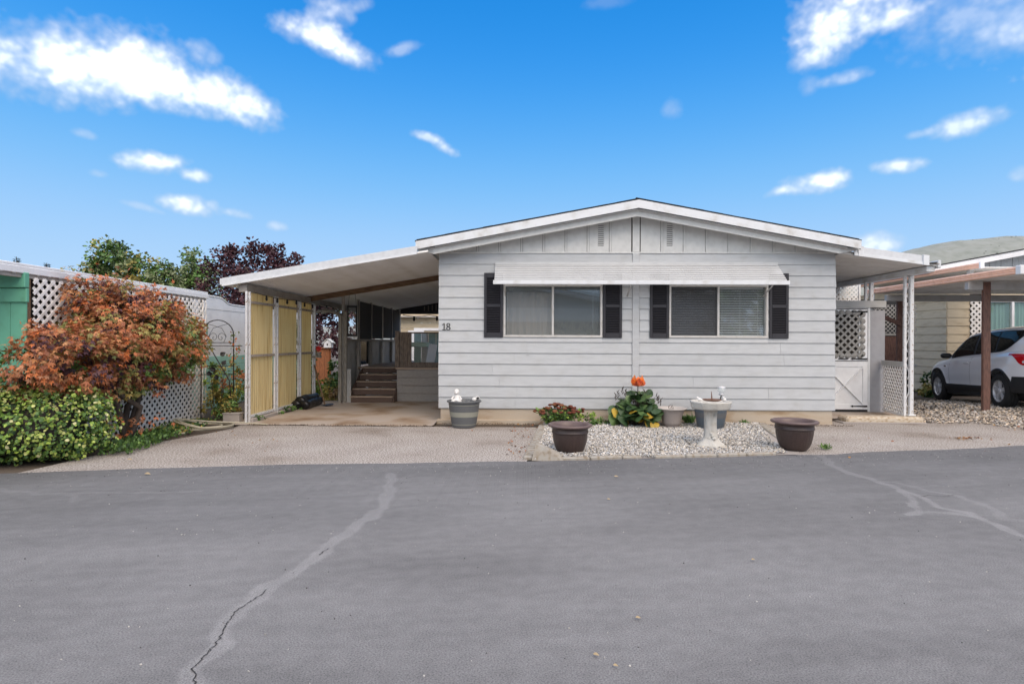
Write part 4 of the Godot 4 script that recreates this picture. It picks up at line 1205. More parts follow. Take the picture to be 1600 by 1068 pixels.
func gravel() -> void:
	rng.seed = 41
	var places := []; var tints := []
	while places.size() < 46000:
		var x := rnd(0.05, 4.4); var z := rnd(-10.72, -7.1)
		if not in_bed(x, z):
			continue
		var s := rnd(0.014, 0.032) * (0.8 if rng.randf() < 0.5 else 1.0)
		places.append(Transform3D(Basis(Quaternion(rvec(), rnd(0, TAU))) * Basis.from_scale(Vector3(s, s * rnd(0.5, 0.8), s * rnd(0.7, 1.1))), Vector3(x, 0.012 + rnd(0, 0.022) + 0.02 * sin(x * 2.0) * sin(z * 2.3), z)))
		tints.append(stone_tint())
	var pm := pebble()
	spray("gravel_bed", self, pm, M.stone, places, tints, "pale mixed gravel bed in front of the home", "gravel")
	setting(part("gravel_base", self, patch(func(s, t):
		var z := lerpf(-10.74, -7.3, t)
		var x := lerpf(lerpf(0.36, 0.10, t), lerpf(4.5, 3.6, t), s)
		return Vector3(x, 0.006, minf(z, road_edge(x) - 0.06)), 10, 10), M.crete), "grit under the gravel bed")
	places = []; tints = []
	while places.size() < 17000:
		var x := rnd(7.45, 16.0); var z := rnd(-14.5, -9.1)
		var front := -11.15 + 0.0 * x
		front = lerpf(-11.1, -9.75, clampf((x - 7.5) / 1.4, 0, 1)) if x < 8.9 else lerpf(-9.75, -11.2, (x - 8.9) / 7.0)
		if z > front + 0.10 * sin(x * 6.0) or (z < -11.75 and rng.randf() < 0.5):
			continue
		if rng.randf() < 0.15 and z < front - 0.4:
			continue
		var s := rnd(0.022, 0.058)
		places.append(Transform3D(Basis(Quaternion(rvec(), rnd(0, TAU))) * Basis.from_scale(Vector3(s, s * rnd(0.5, 0.8), s * rnd(0.7, 1.1))), Vector3(x, gh(x, z) + 0.010 + rnd(0, 0.02), z)))
		var c := stone_tint()
		tints.append(Color(c.r * 0.86, c.g * 0.78, c.b * 0.70))
	spray("gravel_strip", self, pm, M.stone, places, tints, "coarse brownish river gravel along the neighbour's parking place", "gravel")
	# fallen leaves: orange drift by the car, strays on the drives and the lane
	places = []; tints = []
	var lm := oval(0.33, 0.14)
	for k in 900:
		var p := Vector3.ZERO
		var t := rng.randf()
		if t < 0.62:
			p = Vector3(rnd(8.2, 12.0), 0, 0)
			p.z = -10.75 + rng.randfn() * 0.40 - 0.12 * (p.x - 9.0)
		elif t < 0.76:
			p = Vector3(rnd(-0.25, 0.3), 0, rnd(-10.5, -7.4))
		elif t < 0.83:
			p = Vector3(7.0 + rng.randfn() * 0.16, 0, -9.28 + rng.randfn() * 0.06)
		else:
			p = Vector3(rnd(-5.2, 10.0), 0, rnd(-10.0, -7.6))
		if absf(p.x - 2.0) < 1.9 and t > 0.83:
			continue
		if t > 0.83 and rng.randf() < 0.4:
			continue
		p.y = gh(p.x, p.z) + 0.024 if t < 0.62 else gh(p.x, p.z) + 0.014
		if p.z > road_edge(p.x) - 0.02:
			p.y = 0.026
		places.append(leaf_at(p, Vector3(rng.randfn(), 0.12 * rng.randfn(), rng.randfn()), Vector3(0.4 * rng.randfn(), 1, 0.4 * rng.randfn()), rnd(0.02, 0.05)))
		tints.append([Color(0.34, 0.11, 0.03), Color(0.22, 0.09, 0.03), Color(0.42, 0.22, 0.06), Color(0.10, 0.06, 0.035)][rng.randi() % 4])
	for q in [[-4.19, -6.26, 0.07], [0.99, -6.35, 0.05], [0.78, -5.43, 0.035], [0.33, -2.73, 0.03], [0.41, -2.64, 0.025], [1.55, -3.95, 0.03], [0.6, -3.1, 0.03], [-4.9, -7.0, 0.06]]:
		places.append(leaf_at(Vector3(q[0], 0.028, q[1]), Vector3(1, 0.1, rnd(-0.4, 0.4)), Vector3(0, 1, 0.2), q[2]))
		tints.append(Color(0.40, 0.30, 0.17))
	spray("fallen_leaves", self, lm, M.leaf, places, tints, "dry orange and brown leaves scattered over drives and gravel", "leaves")
	# grit on the lane, crumbs of soil along the slab joint and the wall
	places = []; tints = []
	for k in 1500:
		var x := rnd(-6.5, 7.5); var z := rnd(-8.2, -1.6)
		if z < road_edge(x) + 0.05:
			continue
		if rng.randf() < 0.5:
			z = road_edge(x) + 0.05 + absf(rng.randfn()) * 0.35
		var s := rnd(0.004, 0.011)
		places.append(Transform3D(Basis(Quaternion(rvec(), rnd(0, TAU))) * Basis.from_scale(Vector3(s, s * 0.7, s)), Vector3(x, 0.016, z)))
		tints.append(Color(0.5, 0.47, 0.43) if rng.randf() < 0.55 else Color(0.05, 0.045, 0.04))
	for k in 900:
		var p := Vector3(rnd(-4.9, -1.5), 0.02, -10.12 + rng.randfn() * 0.02)
		if k % 3 == 1:
			p = Vector3(rnd(-1.5, 0.4), 0.006, -10.58 + absf(rng.randfn()) * 0.10)
		elif k % 3 == 2:
			p = Vector3(rnd(4.4, 6.0), 0.006, -10.66 + absf(rng.randfn()) * 0.08)
		var s := rnd(0.006, 0.022)
		places.append(Transform3D(Basis(Quaternion(rvec(), rnd(0, TAU))) * Basis.from_scale(Vector3(s, s * 0.6, s)), p))
		tints.append(Color(0.10, 0.07, 0.045) if rng.randf() < 0.7 else Color(0.26, 0.2, 0.14))
	spray("loose_grit", self, pm, M.stone, places, tints, "loose grit and crumbs of soil on the lane and along the slabs", "grit")
	# edging
	var e := thing("gravel_edging", "low worn concrete edging round the gravel bed", "edging")
	for k in 6:
		var t0 := k / 6.0; var t1 := (k + 0.96) / 6.0
		var a := Vector3(lerpf(0.05, 0.33, t0), 0.0, lerpf(-7.36, -10.3, t0))
		var b := Vector3(lerpf(0.05, 0.33, t1), 0.0, lerpf(-7.36, -10.3, t1))
		var o := cb("edging_block", e, M.edging, (a + b) / 2 + Vector3(0, 0.012, 0), Vector3(0.12, 0.05 + rnd(0, 0.012), a.distance_to(b)), 0.012)
		o.rotation.y = atan2(b.x - a.x, b.z - a.z)
	for k in 7:
		var x0 := 0.42 + 0.42 * k; var x1 := x0 + 0.41
		var a := Vector3(x0, 0, road_edge(x0) - 0.055); var b := Vector3(x1, 0, road_edge(x1) - 0.055)
		if k == 2:
			b = a.lerp(b, 0.6)
		var o := cb("edging_block", e, M.edging, (a + b) / 2 + Vector3(0, 0.012 + rnd(-0.004, 0.004), 0), Vector3(0.085, 0.07, a.distance_to(b)), 0.014)
		o.rotation.y = atan2(b.x - a.x, b.z - a.z)
	for k in 4:
		var a := Vector3(lerpf(4.42, 3.95, k / 4.0), 0, lerpf(-10.9, -8.7, k / 4.0))
		var b := Vector3(lerpf(4.42, 3.95, (k + 0.97) / 4.0), 0, lerpf(-10.9, -8.7, (k + 0.97) / 4.0))
		var o := cb("edging_block", e, M.edging, (a + b) / 2 + Vector3(0, 0.006, 0), Vector3(0.16, 0.045, a.distance_to(b)), 0.014)
		o.rotation.y = atan2(b.x - a.x, b.z - a.z)
	# broken slab at the front left corner
	var ch := thing("broken_concrete", "broken grey concrete wedge at the front left corner of the gravel bed", "concrete", Vector3(0.30, 0.0, -7.36), -0.16)
	var st := start()
	var v := [Vector3(-0.19, 0, 0.10), Vector3(0.21, 0, 0.08), Vector3(0.20, 0, -0.10), Vector3(-0.17, 0, -0.12), Vector3(-0.15, 0.19, 0.02), Vector3(-0.02, 0.16, 0.05), Vector3(0.16, 0.09, 0.04), Vector3(0.15, 0.085, -0.07), Vector3(-0.13, 0.205, -0.09)]
	for f in [[0, 4, 5], [0, 5, 1], [1, 5, 6], [1, 6, 2], [2, 6, 7], [2, 7, 3], [3, 7, 8], [3, 8, 0], [0, 8, 4], [4, 8, 5], [5, 8, 7], [5, 7, 6]]:
		var q := [v[f[0]], v[f[1]], v[f[2]]]
		for i in 3:
			q[i] -= Vector3(0, 0.04, 0)
		face(st, q)
	part("slab_piece", ch, done(st), M.edging, Vector3(0, 0.04, 0))

func pot_with_bands(called: String, label: String, at: Vector3, s: float, m1: Material, m2: Material) -> Node3D:
	var p := thing(called, label, "planter", at, 0.0, "banded tubs along the front wall")
	var H := 0.46 * s
	var r := func(t): return (0.205 + 0.075 * pow(t, 0.8)) * s
	var seams := [0.0, 0.10, 0.125, 0.40, 0.585, 0.83, 0.85, 0.94]
	for k in seams.size() - 1:
		var a: float = seams[k]; var b: float = seams[k + 1]
		var rows := []
		for j in 4:
			var t := lerpf(a, b, j / 3.0)
			rows.append([r.call(t) + (0.004 if k % 2 else 0.0), t * H])
		part("stave_band", p, lathe(rows, 40), m2 if k in [1, 3, 5] else m1)
	part("rim", p, lathe([[r.call(0.93), 0.925 * H], [r.call(1.0) + 0.02 * s, 0.94 * H], [r.call(1.0) + 0.026 * s, 0.975 * H], [r.call(1.0) + 0.015 * s, H], [r.call(1.0) - 0.012 * s, H], [r.call(0.9) - 0.012 * s, 0.86 * H]], 40), m1)
	part("soil", p, lathe([[r.call(0.9) - 0.01, 0.88 * H], [0.10, 0.90 * H], [0.0, 0.905 * H]], 20, func(a, _k): return 1.0 + 0.03 * sin(a * 5.0)), M.soil)
	return p

func pots() -> void:
	rng.seed = 51
	var zz := -10.12
	pot_with_bands("barrel_planter", "grey banded tub with small figurines at the left corner of the home", Vector3(-1.06, 0.012, zz), 1.0, M.potgrey, M.potband)
	var c := thing("seated_figurine", "pale seated child figurine on the left grey tub", "figurine", Vector3(-1.19, 0.425, zz + 0.02))
	part("body", c, blob_mesh([[Vector3(0, 0.05, 0), 0.075, 0.5], [Vector3(0.01, 0.09, -0.01), 0.055, 1.0], [Vector3(0.06, 0.03, 0.05), 0.035, 0.8], [Vector3(-0.06, 0.03, 0.05), 0.035, 0.8], [Vector3(0.0, 0.14, 0.0), 0.03, 1.0]]), M.ceramic)
	part("head", c, blob_mesh([[Vector3(0, 0.185, 0.005), 0.047, 1.05], [Vector3(0, 0.175, 0.05), 0.012, 1.0], [Vector3(0.0, 0.205, -0.01), 0.046, 0.9]]), M.ceramic)
	part("arm", c, tube([Vector3(0.05, 0.12, 0), Vector3(0.085, 0.07, 0.03), Vector3(0.05, 0.045, 0.07)], 0.017, 7), M.ceramic)
	part("arm", c, tube([Vector3(-0.05, 0.12, 0), Vector3(-0.085, 0.07, 0.03), Vector3(-0.05, 0.045, 0.07)], 0.017, 7), M.ceramic)
	var o := thing("reclining_ornament", "small grey and white garden ornament with a black patch on the left grey tub", "ornament", Vector3(-0.94, 0.43, zz + 0.03))
	part("body", o, blob_mesh([[Vector3(-0.05, 0.02, 0), 0.05, 0.7], [Vector3(0.02, 0.035, 0), 0.045, 0.8]]), M.potgrey)
	part("top", o, blob_mesh([[Vector3(0.06, 0.06, 0.0), 0.042, 0.9], [Vector3(0.12, 0.085, 0.0), 0.040, 0.8]]), M.ceramic)
	part("patch", o, blob_mesh([[Vector3(0.125, 0.088, 0.022), 0.028, 0.7]]), M.black)
	pot_with_bands("barrel_planter", "blue grey banded tub standing behind the birdbath", Vector3(3.25, 0.02, -10.12), 1.04, M.potblue, M.potgrey)
	for q in [["brown_pot", "glossy brown bell pot at the front left of the gravel bed", Vector3(0.615, 0.010, -7.74), 0.95], ["brown_pot", "glossy brown bell pot at the front right corner by the lane", Vector3(3.80, 0.002, -8.18), 1.0]]:
		var p := thing(q[0], q[1], "pot", q[2], 0.0, "brown bell pots at the front of the gravel bed")
		var s: float = q[3]
		var rows := [[0.0, 0.0], [0.135, 0.0], [0.160, 0.012], [0.190, 0.06], [0.212, 0.12], [0.228, 0.19], [0.240, 0.27], [0.247, 0.325]]
		for k in rows.size():
			rows[k] = [rows[k][0] * s, rows[k][1] * s * 0.9]
		part("bowl", p, lathe(rows, 72, func(a, k): return 1.0 + (0.022 * absf(sin(a * 14.0)) if k > 2 and k < 7 else 0.0)), M.potbrown)
		var band := [[0.247, 0.325], [0.258, 0.331], [0.260, 0.345], [0.254, 0.353], [0.252, 0.395], [0.256, 0.41], [0.300, 0.425]]
		var rim := [[0.300, 0.425], [0.314, 0.437], [0.312, 0.455], [0.295, 0.467], [0.268, 0.462], [0.250, 0.44], [0.240, 0.36]]
		for l in [band, rim]:
			for k in l.size():
				l[k] = [l[k][0] * s, l[k][1] * s * 0.9]
		part("shoulder", p, lathe(band, 48), M.potbrown)
		part("rim", p, lathe(rim, 48), M.potrim)
		part("soil", p, lathe([[0.242 * s, 0.33 * s], [0.1, 0.338 * s], [0.0, 0.34 * s]], 20), M.soil)
	var t := thing("bowl_pot", "taupe footed bowl pot with dry twigs beside the orange flower", "pot", Vector3(2.62, 0.01, -10.30))
	part("foot", t, lathe([[0.0, 0.0], [0.125, 0.0], [0.135, 0.01], [0.140, 0.045], [0.155, 0.055], [0.158, 0.066]], 36), M.pottaupe)
	part("bowl", t, lathe([[0.158, 0.066], [0.166, 0.10], [0.180, 0.17], [0.205, 0.255], [0.228, 0.305]], 36), M.pottaupe)
	part("rim", t, lathe([[0.228, 0.305], [0.262, 0.318], [0.268, 0.330], [0.255, 0.338], [0.215, 0.33], [0.19, 0.28]], 36), M.potlight)
	part("soil", t, lathe([[0.195, 0.29], [0.08, 0.305], [0.0, 0.31]], 16), M.soil)
	for k in 7:
		var p0 := Vector3(rnd(-0.12, 0.12), 0.30, rnd(-0.1, 0.1))
		part("twig", t, tube([p0, p0 + Vector3(rnd(-0.03, 0.03), 0.05, rnd(-0.03, 0.03)), p0 + Vector3(rnd(-0.08, 0.08), rnd(0.07, 0.12), rnd(-0.06, 0.06))], 0.004, 5, 0.0015), M.bark)
	# birdbath
	var b := thing("birdbath", "white stone birdbath with a tree trunk pedestal in the gravel bed", "birdbath", Vector3(2.68, 0.006, -8.34))
	b.scale = Vector3(0.93, 0.95, 0.93)
	var wob := func(a, k): return 1.0 + 0.05 * sin(a * 7.0 + k) + 0.025 * sin(a * 17.0 + k * 2.0)
	part("foot", b, lathe([[0.0, 0.0], [0.205, 0.0], [0.215, 0.02], [0.185, 0.055], [0.14, 0.09], [0.112, 0.14]], 40, func(a, k): return 1.0 + 0.07 * sin(a * 5.0) + 0.02 * sin(a * 13.0)), M.bathstone)
	part("column", b, lathe([[0.112, 0.14], [0.098, 0.20], [0.092, 0.30], [0.090, 0.42], [0.094, 0.52], [0.105, 0.57]], 40, wob), M.bathstone)
	part("bowl", b, lathe([[0.105, 0.57], [0.19, 0.565], [0.275, 0.578], [0.292, 0.60], [0.296, 0.66], [0.312, 0.685], [0.30, 0.697], [0.272, 0.69], [0.24, 0.655], [0.12, 0.64], [0.0, 0.64]], 64, func(a, k): return 1.0 + 0.014 * sin(a * 23.0 + k * 1.7) + 0.012 * sin(a * 9.0)), M.bathstone)
	part("carving", b, blob_mesh([[Vector3(0.0, 0.18, 0.112), 0.030, 0.6], [Vector3(0.015, 0.145, 0.125), 0.034, 0.7], [Vector3(-0.01, 0.21, 0.10), 0.028, 0.6]]), M.bathstone)
	var sd := thing("bronze_dish", "dark brown dish with a thin upright pointer on the birdbath", "dish", Vector3(2.69, 0.668, -8.32))
	part("dish", sd, lathe([[0.0, 0.0], [0.10, 0.0], [0.135, 0.016], [0.14, 0.022], [0.12, 0.020], [0.0, 0.008]], 28), M.dish)
	part("pointer", sd, extruded(PackedVector2Array([Vector2(-0.012, 0.008), Vector2(0.012, 0.008), Vector2(-0.004, 0.13), Vector2(-0.010, 0.14)]), 0.005), M.dish)
	for q in [[-0.19, "small white bird figurine on the left rim of the birdbath"], [0.195, "small white bird figurine on the right rim of the birdbath"]]:
		var g := thing("bird_figurine", q[1], "figurine", Vector3(2.68 + q[0] * 0.92, 0.665, -8.30), 0.5 * signf(q[0]), "white bird figurines on the birdbath")
		part("body", g, blob_mesh([[Vector3(0, 0.025, 0), 0.030, 0.85], [Vector3(0.025, 0.02, -0.01), 0.02, 0.8]]), M.ceramic)
		part("head", g, blob_mesh([[Vector3(-0.022, 0.05, 0.008), 0.016, 1.0]]), M.ceramic)
	# solar light on a stake, in the tub behind
	var sl := thing("solar_light", "small glass globe garden light on a dark stake in the blue grey tub", "garden light", Vector3(3.38, 0.42, -10.06), 0.0)
	part("stake", sl, tube([Vector3(0, 0, 0), Vector3(0.035, 0.17, 0)], 0.011, 8), M.black)
	part("collar", sl, lathe([[0.0, 0.165], [0.035, 0.17], [0.042, 0.19], [0.034, 0.205], [0.0, 0.205]], 16), M.rim, Vector3(0.038, 0, 0))
	part("globe", sl, lathe([[0.034, 0.205], [0.062, 0.235], [0.068, 0.265], [0.060, 0.30], [0.048, 0.315]], 20), M.globe, Vector3(0.038, 0, 0))
	part("cap", sl, lathe([[0.068, 0.300], [0.066, 0.318], [0.03, 0.332], [0.0, 0.335]], 20), M.rim, Vector3(0.038, 0, 0))

# soft joined lumps: [centre, radius, squash]
func blob_mesh(balls: Array) -> ArrayMesh:
	var lo := Vector3.ONE * 99; var hi := -lo
	var rmax := 0.0
	for b in balls:
		lo = lo.min(b[0] - Vector3.ONE * b[1] * 1.15); hi = hi.max(b[0] + Vector3.ONE * b[1] * 1.15)
		rmax = maxf(rmax, b[1])
	var c := rmax / 6.5
	var n := Vector3i(((hi - lo) / c).ceil()) + Vector3i.ONE * 2
	lo -= Vector3.ONE * c
	var f := func(p: Vector3) -> float:
		var d := 9.0
		var kk := rmax * 0.28
		for b in balls:
			var q: Vector3 = p - b[0]
			q.y /= b[2]
			var e: float = q.length() - b[1]
			var hh := clampf(0.5 + 0.5 * (d - e) / kk, 0.0, 1.0)
			d = lerpf(d, e, hh) - kk * hh * (1.0 - hh)
		return d
	var val := {}
	for i in n.x:
		for j in n.y:
			for k in n.z:
				val[Vector3i(i, j, k)] = f.call(lo + Vector3(i, j, k) * c)
	var vert := {}
	for i in n.x - 1:
		for j in n.y - 1:
			for k in n.z - 1:
				var s := Vector3.ZERO; var m := 0
				for e in [[0, 0, 0, 1, 0, 0], [0, 1, 0, 1, 1, 0], [0, 0, 1, 1, 0, 1], [0, 1, 1, 1, 1, 1], [0, 0, 0, 0, 1, 0], [1, 0, 0, 1, 1, 0], [0, 0, 1, 0, 1, 1], [1, 0, 1, 1, 1, 1], [0, 0, 0, 0, 0, 1], [1, 0, 0, 1, 0, 1], [0, 1, 0, 0, 1, 1], [1, 1, 0, 1, 1, 1]]:
					var a := Vector3i(i + e[0], j + e[1], k + e[2]); var b := Vector3i(i + e[3], j + e[4], k + e[5])
					var va: float = val[a]; var vb: float = val[b]
					if (va < 0) != (vb < 0):
						s += Vector3(a).lerp(Vector3(b), va / (va - vb)); m += 1
				if m:
					vert[Vector3i(i, j, k)] = lo + s / m * c
	var st := start(true)
	for i in range(1, n.x - 1):
		for j in range(1, n.y - 1):
			for k in range(1, n.z - 1):
				var a := Vector3i(i, j, k)
				for ax in 3:
					var b := a; b[ax] += 1
					if (val[a] < 0) == (val[b] < 0):
						continue
					var u := Vector3i.ZERO; u[(ax + 1) % 3] = 1
					var w := Vector3i.ZERO; w[(ax + 2) % 3] = 1
					var q := [vert.get(a - u - w), vert.get(a - w), vert.get(a), vert.get(a - u)]
					if q.has(null):
						continue
					if val[a] < 0:
						quad(st, q[0], q[3], q[2], q[1])
					else:
						quad(st, q[0], q[1], q[2], q[3])
	return done(st)

# ------------------------------------------------------------------ plants
func pick(pal: Array) -> Color:
	var c: Color = pal[rng.randi() % pal.size()]
	var f := rnd(0.75, 1.25)
	return Color(c.r * f, c.g * f, c.b * f)

# leaves through the volume of several ellipsoids [centre, radii, share]; shell keeps them near the outside
func leaves_in(ells: Array, n: int, size: Vector2, pals: Array, clump: float, droop := 0.3, shell := 0.45, floor_y := 0.02) -> Array:
	var places := []; var tints := []
	var total := 0.0
	for e in ells:
		total += e[2]
	for e in ells:
		var m := int(n * e[2] / total)
		var clumps := maxi(4, int(m / 34.0))
		for c in clumps:
			var d := rvec()
			var rad := pow(lerpf(pow(shell, 3.0), 1.0, rng.randf()), 1.0 / 3.0)
			var p: Vector3 = e[0] + d * e[1] * rad
			var pal: Array = pals[rng.randi() % pals.size()] if pals[0] is Array else pals
			var lift := rnd(0.8, 1.2)
			for k in int(m / float(clumps)):
				var q := p + rvec() * clump * pow(rng.randf(), 0.6)
				if q.y < floor_y:
					continue
				var out: Vector3 = ((q - e[0]) / e[1]).normalized()
				var dir: Vector3 = (out + rvec() * 0.9 + Vector3(0, -droop, 0)).normalized()
				var nn: Vector3 = (out * 0.6 + Vector3(0, 0.7, 0) + rvec() * 0.7).normalized()
				places.append(leaf_at(q, dir, nn, rnd(size.x, size.y)))
				var col := pick(pal)
				tints.append(Color(col.r * lift, col.g * lift, col.b * lift))
	return [places, tints]

func limbs(base: Vector3, tips: Array, r: float, fork: float) -> ArrayMesh:
	var st := start(true)
	var top := base + Vector3(0, fork, 0)
	tube_into(st, [base, base.lerp(top, 0.5) + Vector3(0.03, 0, 0.02), top], r, 8, r * 0.75)
	for t in tips:
		var m: Vector3 = top.lerp(t, 0.5) + rvec() * top.distance_to(t) * 0.08 + Vector3(0, 0.08 * top.distance_to(t), 0)
		tube_into(st, [top - Vector3(0, r, 0), top.lerp(m, 0.5), m, t], r * 0.6, 6, r * 0.12)
	return done(st)

func plant(called: String, label: String, category: String, ells: Array, n: int, size: Vector2, pals: Array, clump: float, leaf: Mesh, base: Vector3, r := 0.02, droop := 0.3, shell := 0.45, group := "") -> Node3D:
	var t := thing(called, label, category, Vector3.ZERO, 0.0, group)
	var tips := []
	for e in ells:
		for k in 4:
			tips.append(e[0] + rvec() * e[1] * 0.7)
	part("trunk" if r > 0.035 else "stems", t, limbs(base, tips, r, (ells[0][0].y - base.y) * 0.45), M.bark)
	var l := leaves_in(ells, n, size, pals, clump, droop, shell)
	spray("crown" if r > 0.035 else "foliage", t, leaf, M.leaf, l[0], l[1])
	return t

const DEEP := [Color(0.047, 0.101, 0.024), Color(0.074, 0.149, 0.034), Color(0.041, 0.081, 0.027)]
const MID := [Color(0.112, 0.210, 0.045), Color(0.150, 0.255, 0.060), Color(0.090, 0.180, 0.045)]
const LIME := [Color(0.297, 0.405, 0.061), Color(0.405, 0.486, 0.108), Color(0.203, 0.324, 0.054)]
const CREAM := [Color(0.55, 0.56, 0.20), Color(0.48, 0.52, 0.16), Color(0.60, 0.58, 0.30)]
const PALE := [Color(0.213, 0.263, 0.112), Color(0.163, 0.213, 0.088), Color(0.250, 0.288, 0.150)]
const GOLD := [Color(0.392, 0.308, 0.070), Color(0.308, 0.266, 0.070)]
const BRONZE := [Color(0.484, 0.231, 0.090), Color(0.421, 0.174, 0.058), Color(0.489, 0.171, 0.065), Color(0.391, 0.131, 0.057), Color(0.587, 0.244, 0.114), Color(0.279, 0.097, 0.048)]
const RUST := [Color(0.609, 0.183, 0.053), Color(0.503, 0.152, 0.053), Color(0.396, 0.183, 0.092)]
const OLIVE := [Color(0.288, 0.252, 0.072), Color(0.384, 0.288, 0.084), Color(0.216, 0.240, 0.072)]
const PLUM := [Color(0.060, 0.021, 0.030), Color(0.083, 0.027, 0.036), Color(0.045, 0.018, 0.027), Color(0.112, 0.045, 0.048)]

func garden() -> void:
	rng.seed = 61
	var lf := oval(0.36, 0.10, 3)
	var rl := oval(0.46, 0.08, 3)
	var ml := maple_leaf()
	# evergreen hedge
	var h := thing("hedge", "clipped yellow green hedge at the left edge beside the lane", "hedge")
	var places := []; var tints := []
	var a := Vector2(-8.9, -6.65); var b := Vector2(-5.80, -7.20)
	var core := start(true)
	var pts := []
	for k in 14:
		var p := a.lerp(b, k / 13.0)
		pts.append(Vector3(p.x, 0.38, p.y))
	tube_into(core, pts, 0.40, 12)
	part("dark_core", h, done(core), M.dark_brown)  # solid dark core closes the view through the leaves
	for k in 36000:
		var t := rnd(-0.02, 1.0)
		var c := a.lerp(b, t)
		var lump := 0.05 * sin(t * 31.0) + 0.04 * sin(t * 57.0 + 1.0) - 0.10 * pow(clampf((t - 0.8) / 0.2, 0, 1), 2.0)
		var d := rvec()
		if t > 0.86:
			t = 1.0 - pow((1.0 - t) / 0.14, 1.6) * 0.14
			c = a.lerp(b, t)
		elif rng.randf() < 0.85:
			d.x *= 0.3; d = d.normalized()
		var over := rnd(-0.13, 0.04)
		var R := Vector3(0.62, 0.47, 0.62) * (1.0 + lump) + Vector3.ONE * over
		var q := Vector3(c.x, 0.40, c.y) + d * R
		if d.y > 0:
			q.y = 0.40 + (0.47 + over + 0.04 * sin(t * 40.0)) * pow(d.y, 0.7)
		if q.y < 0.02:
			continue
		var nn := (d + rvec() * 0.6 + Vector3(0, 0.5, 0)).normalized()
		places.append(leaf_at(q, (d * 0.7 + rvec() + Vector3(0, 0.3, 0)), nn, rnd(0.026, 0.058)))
		var w := rng.randf() + 0.25 * d.y + 0.2 * sin(t * 60.0 + d.y * 4.0) + (0.2 if over > -0.05 else -0.1)  # variegated tints, with a lit top and darker gaps put into the colour
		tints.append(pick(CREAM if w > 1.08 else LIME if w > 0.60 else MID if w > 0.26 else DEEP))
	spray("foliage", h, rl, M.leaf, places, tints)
	# Japanese maple before the lattice
	var m := thing("maple_tree", "spreading bronze red maple in front of the white lattice fence", "maple")
	var ells := [[Vector3(-5.90, 1.26, -7.30), Vector3(0.60, 0.46, 0.75), 1.0], [Vector3(-5.85, 1.72, -8.35), Vector3(0.75, 0.64, 0.85), 1.3], [Vector3(-5.93, 1.52, -9.1), Vector3(0.66, 0.70, 0.85), 1.3], [Vector3(-6.08, 1.38, -9.95), Vector3(0.42, 0.60, 0.62), 0.7], [Vector3(-5.95, 1.05, -8.45), Vector3(0.55, 0.40, 0.95), 0.9], [Vector3(-6.12, 2.02, -8.1), Vector3(0.30, 0.36, 0.45), 0.3]]
	var st := start(true)
	for k in 4:
		var base := Vector3(-6.03 + 0.06 * k, 0.0, -8.55 + 0.07 * k)
		var knee := base + Vector3(rnd(-0.08, 0.08), 0.5, rnd(-0.25, 0.25))
		var top := knee + Vector3(rnd(-0.1, 0.1), 0.45, (k - 1.5) * 0.45)
		tube_into(st, [base, base.lerp(knee, 0.5) + rvec() * 0.03, knee, knee.lerp(top, 0.5) + rvec() * 0.04, top], 0.055, 8, 0.03)
		for j in 5:
			var e: Array = ells[(k + j) % 6]
			var tip: Vector3 = e[0] + rvec() * e[1] * 0.85
			var mid := top.lerp(tip, 0.5) + rvec() * 0.1
			tube_into(st, [top, mid, tip], 0.015, 6, 0.004)
	part("trunk", m, done(st), M.bark)
	var all := [[], []]
	for k in ells.size():
		var pals := [BRONZE, BRONZE, RUST, BRONZE, RUST, PLUM, OLIVE] if k in [0, 1, 5] else [BRONZE, OLIVE, BRONZE, OLIVE, RUST, MID, OLIVE]
		if k == 4:
			pals = [BRONZE, PLUM, OLIVE, BRONZE, MID]
		var l := leaves_in([ells[k]], int(23000 * ells[k][2] / 5.5), Vector2(0.042, 0.074), pals, 0.15, 0.75, 0.35)
		all[0] += l[0]; all[1] += l[1]
	for k in 90:     # shoots above the roof edge
		var p := Vector3(-6.2 + rnd(-0.1, 0.15), 2.30 + absf(rng.randfn()) * 0.13, -7.7 - absf(rng.randfn()) * 0.8)
		all[0].append(leaf_at(p, rvec(), Vector3(0, 1, 0.3), rnd(0.05, 0.085))); all[1].append(pick(RUST if k % 3 else OLIVE))
	for k in 60:     # low leaves round the foot
		var p := Vector3(-5.75 + rng.randfn() * 0.15, rnd(0.1, 0.45), -8.35 + rng.randfn() * 0.25)
		all[0].append(leaf_at(p, rvec(), Vector3(0.5, 1, 0.3), rnd(0.05, 0.085))); all[1].append(pick(RUST))
	spray("crown", m, ml, M.leaf, all[0], all[1])
	# low greenery along the fence
	var gp := []; var gt := []
	for k in 2600:
		var t := rng.randf()
		var p := Vector3(lerpf(-5.35, -5.95, t) + rng.randfn() * 0.16, 0.0, lerpf(-7.35, -10.4, t))
		p.x = minf(p.x, lerpf(-5.15, -5.55, t))
		p.y = rnd(0.01, 0.12) * (1.0 - 0.5 * t)
		gp.append(leaf_at(p, Vector3(rng.randfn() * 0.6, 1.0, rng.randfn() * 0.6), rvec(), rnd(0.03, 0.065))); gt.append(pick(DEEP if rng.randf() < 0.5 else GOLD if t > 0.5 and rng.randf() < 0.5 else MID))
	spray("ground_cover", self, lf, M.leaf, gp, gt, "low green ground cover between the lattice fence and the drive", "ground cover")
	# creeper at the green post
	plant("creeper", "green creeper with orange tips growing up between the green post and the hedge", "shrub", [[Vector3(-6.35, 0.95, -6.95), Vector3(0.30, 0.42, 0.28), 1.0], [Vector3(-5.95, 0.95, -7.35), Vector3(0.16, 0.30, 0.2), 0.4]], 900, Vector2(0.04, 0.075), [MID, DEEP, MID, RUST], 0.10, lf, Vector3(-6.4, 0.0, -7.0))
